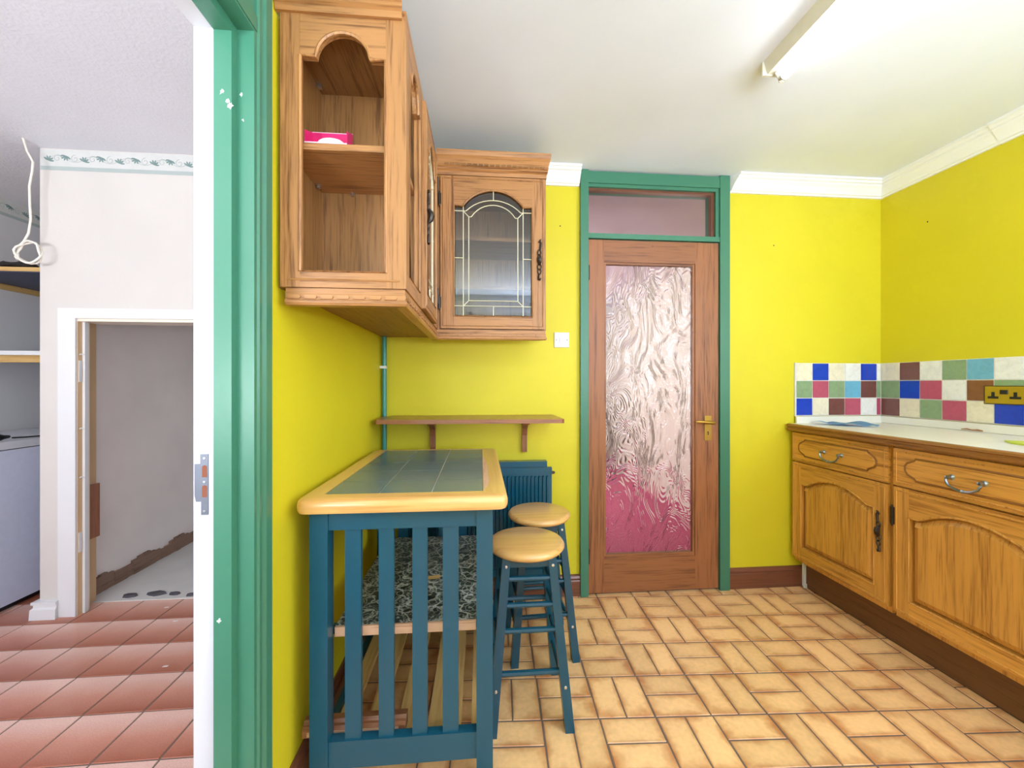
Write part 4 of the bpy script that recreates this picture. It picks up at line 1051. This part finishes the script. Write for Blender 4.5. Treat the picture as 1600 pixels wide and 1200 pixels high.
obj('tube_cap', T([(1.104, .141, 2.302), (1.104, .155, 2.302)], .0137, 14), 'chrome', fl, True)

# ================================================================== HALL THINGS
fz = thing('chest_freezer', 'white chest freezer in the hall alcove under the shelves', 'freezer', (-2.74, 2.5, 0))
bx('body', 'freezer', fz, -3.03, -2.452, 1.98, 2.90, .03, .835, bevel=.008, seg=2)
bx('lid', 'freezerlid', fz, -3.03, -2.446, 1.975, 2.905, .840, .880, bevel=.008, seg=2)
bx('base', 'black', fz, -3.01, -2.475, 2.0, 2.88, 0, .03)
cd = thing('power_cord', 'black plug and cord lying on the freezer lid', 'cord', (-2.55, 2.25, .882))
obj('cable', T([(-2.50, 2.305, .892), (-2.49, 2.36, .888), (-2.475, 2.45, .886), (-2.47, 2.6, .886), (-2.55, 2.75, .886)], .0042, 8), 'black', cd, True)
bm = bmesh.new(); lathe(bm, [(.004, .06), (.008, .055), (.012, .03), (.018, .015), (.018, -.004), (.010, -.010)], (-2.50, 2.235, .900), 'Y', 14)
obj('plug', bm, 'black', cd, True)
hs = thing('hall_shelf', 'upper tan wooden shelf with dark underside in the hall alcove', 'shelf', (-2.63, 2.8, 1.84), 'alcove shelves')
bx('board', 'pineX', hs, -3.048, -2.217, 2.450, 3.20, 1.824, 1.848)
bx('underside', 'navy', hs, -3.048, -2.217, 2.452, 3.20, 1.818, 1.8238)
bx('batten', 'pineY', hs, -3.048, -3.026, 2.50, 3.20, 1.785, 1.8178)
hs2 = thing('hall_shelf', 'lower white-edged shelf just above the freezer in the hall alcove', 'shelf', (-2.63, 2.8, 1.36), 'alcove shelves')
bx('board', 'white', hs2, -3.048, -2.217, 2.450, 3.20, 1.346, 1.370)
bx('batten', 'pineX', hs2, -3.048, -2.217, 2.475, 2.495, 1.305, 1.346)
bm = bmesh.new(); bmesh.ops.create_uvsphere(bm, u_segments=14, v_segments=8, radius=1)
for v in bm.verts: v.co = Vector((v.co.x*.10, v.co.y*.05, v.co.z*.022*(1+.4*math.sin(v.co.x*4+v.co.y*3))+.004*math.sin(v.co.x*9)))
bmesh.ops.translate(bm, vec=(-2.70, 2.52, 1.8742), verts=bm.verts)
tag(obj('dark_cloth', bm, 'dark', None, True), 'small crumpled dark cloth on the upper alcove shelf', 'cloth')
bm = bmesh.new()
cab = [(-2.208, 2.08, ZC), (-2.190, 2.08, 2.31), (-2.164, 2.08, 2.258), (-2.168, 2.08, 2.21), (-2.180, 2.08, 2.14), (-2.178, 2.08, 2.05), (-2.174, 2.08, 1.98), (-2.184, 2.08, 1.91), (-2.205, 2.08, 1.870)]
for k in range(46):
    a = PI*.75+2*PI*k/20; r = .052+.004*math.sin(k*.9)
    cab.append((-2.182+r*math.cos(a)*1.05, 2.08+.010*math.sin(k*.8), 1.818+r*math.sin(a)*.98))
tag(obj('hanging_cable', T(cab, .0045, 8), 'cable', None, True), 'cream cable hanging from the hall ceiling with a coiled end', 'cable')
# slate shards on the cupboard floor edge
for i, (x, y, r) in enumerate(((-1.93, 2.33, .05), (-1.80, 2.34, .06), (-1.70, 2.33, .035), (-1.50, 2.36, .09), (-1.60, 2.31, .03), (-1.42, 2.47, .05))):
    poly = [(x+r*random.uniform(.6, 1.1)*math.cos(a), y+.4*r*random.uniform(.6, 1.1)*math.sin(a)) for a in [2*PI*k/8 for k in range(8)]]
    bm = bmesh.new(); prism(bm, Plane2('Z', .004), poly, 0, .012, .004)
    tag(obj('slate_shard', bm, 'stone'), ('narrow dark slate shard next to the brown cupboard skirting', 'second dark slate shard from the cupboard skirting', 'short dark slate shard midway along the cupboard threshold', 'largest dark slate shard on the cupboard threshold, by the doorway', 'smallest slate chip on the cupboard threshold', 'dark slate shard lying furthest inside the cupboard')[i], 'stone', 'slate shards on the cupboard floor')
# paint flecks on the hall tiles
for (x, y, lb) in ((-1.66, 2.20, 'tiny white paint fleck on the hall tile beside the cupboard floor'), (-1.32, 1.74, 'tiny white paint fleck on the hall tiles nearest the camera'), (-1.52, 2.07, 'tiny white paint fleck on the second row of hall tiles')):
    tag(obj('paint_fleck', PR(Plane2('Z', .0), [(x, y), (x+.018, y+.002), (x+.02, y+.008), (x+.003, y+.007)], 0, .0015), 'white'), lb, 'fleck', 'paint flecks on the hall floor')
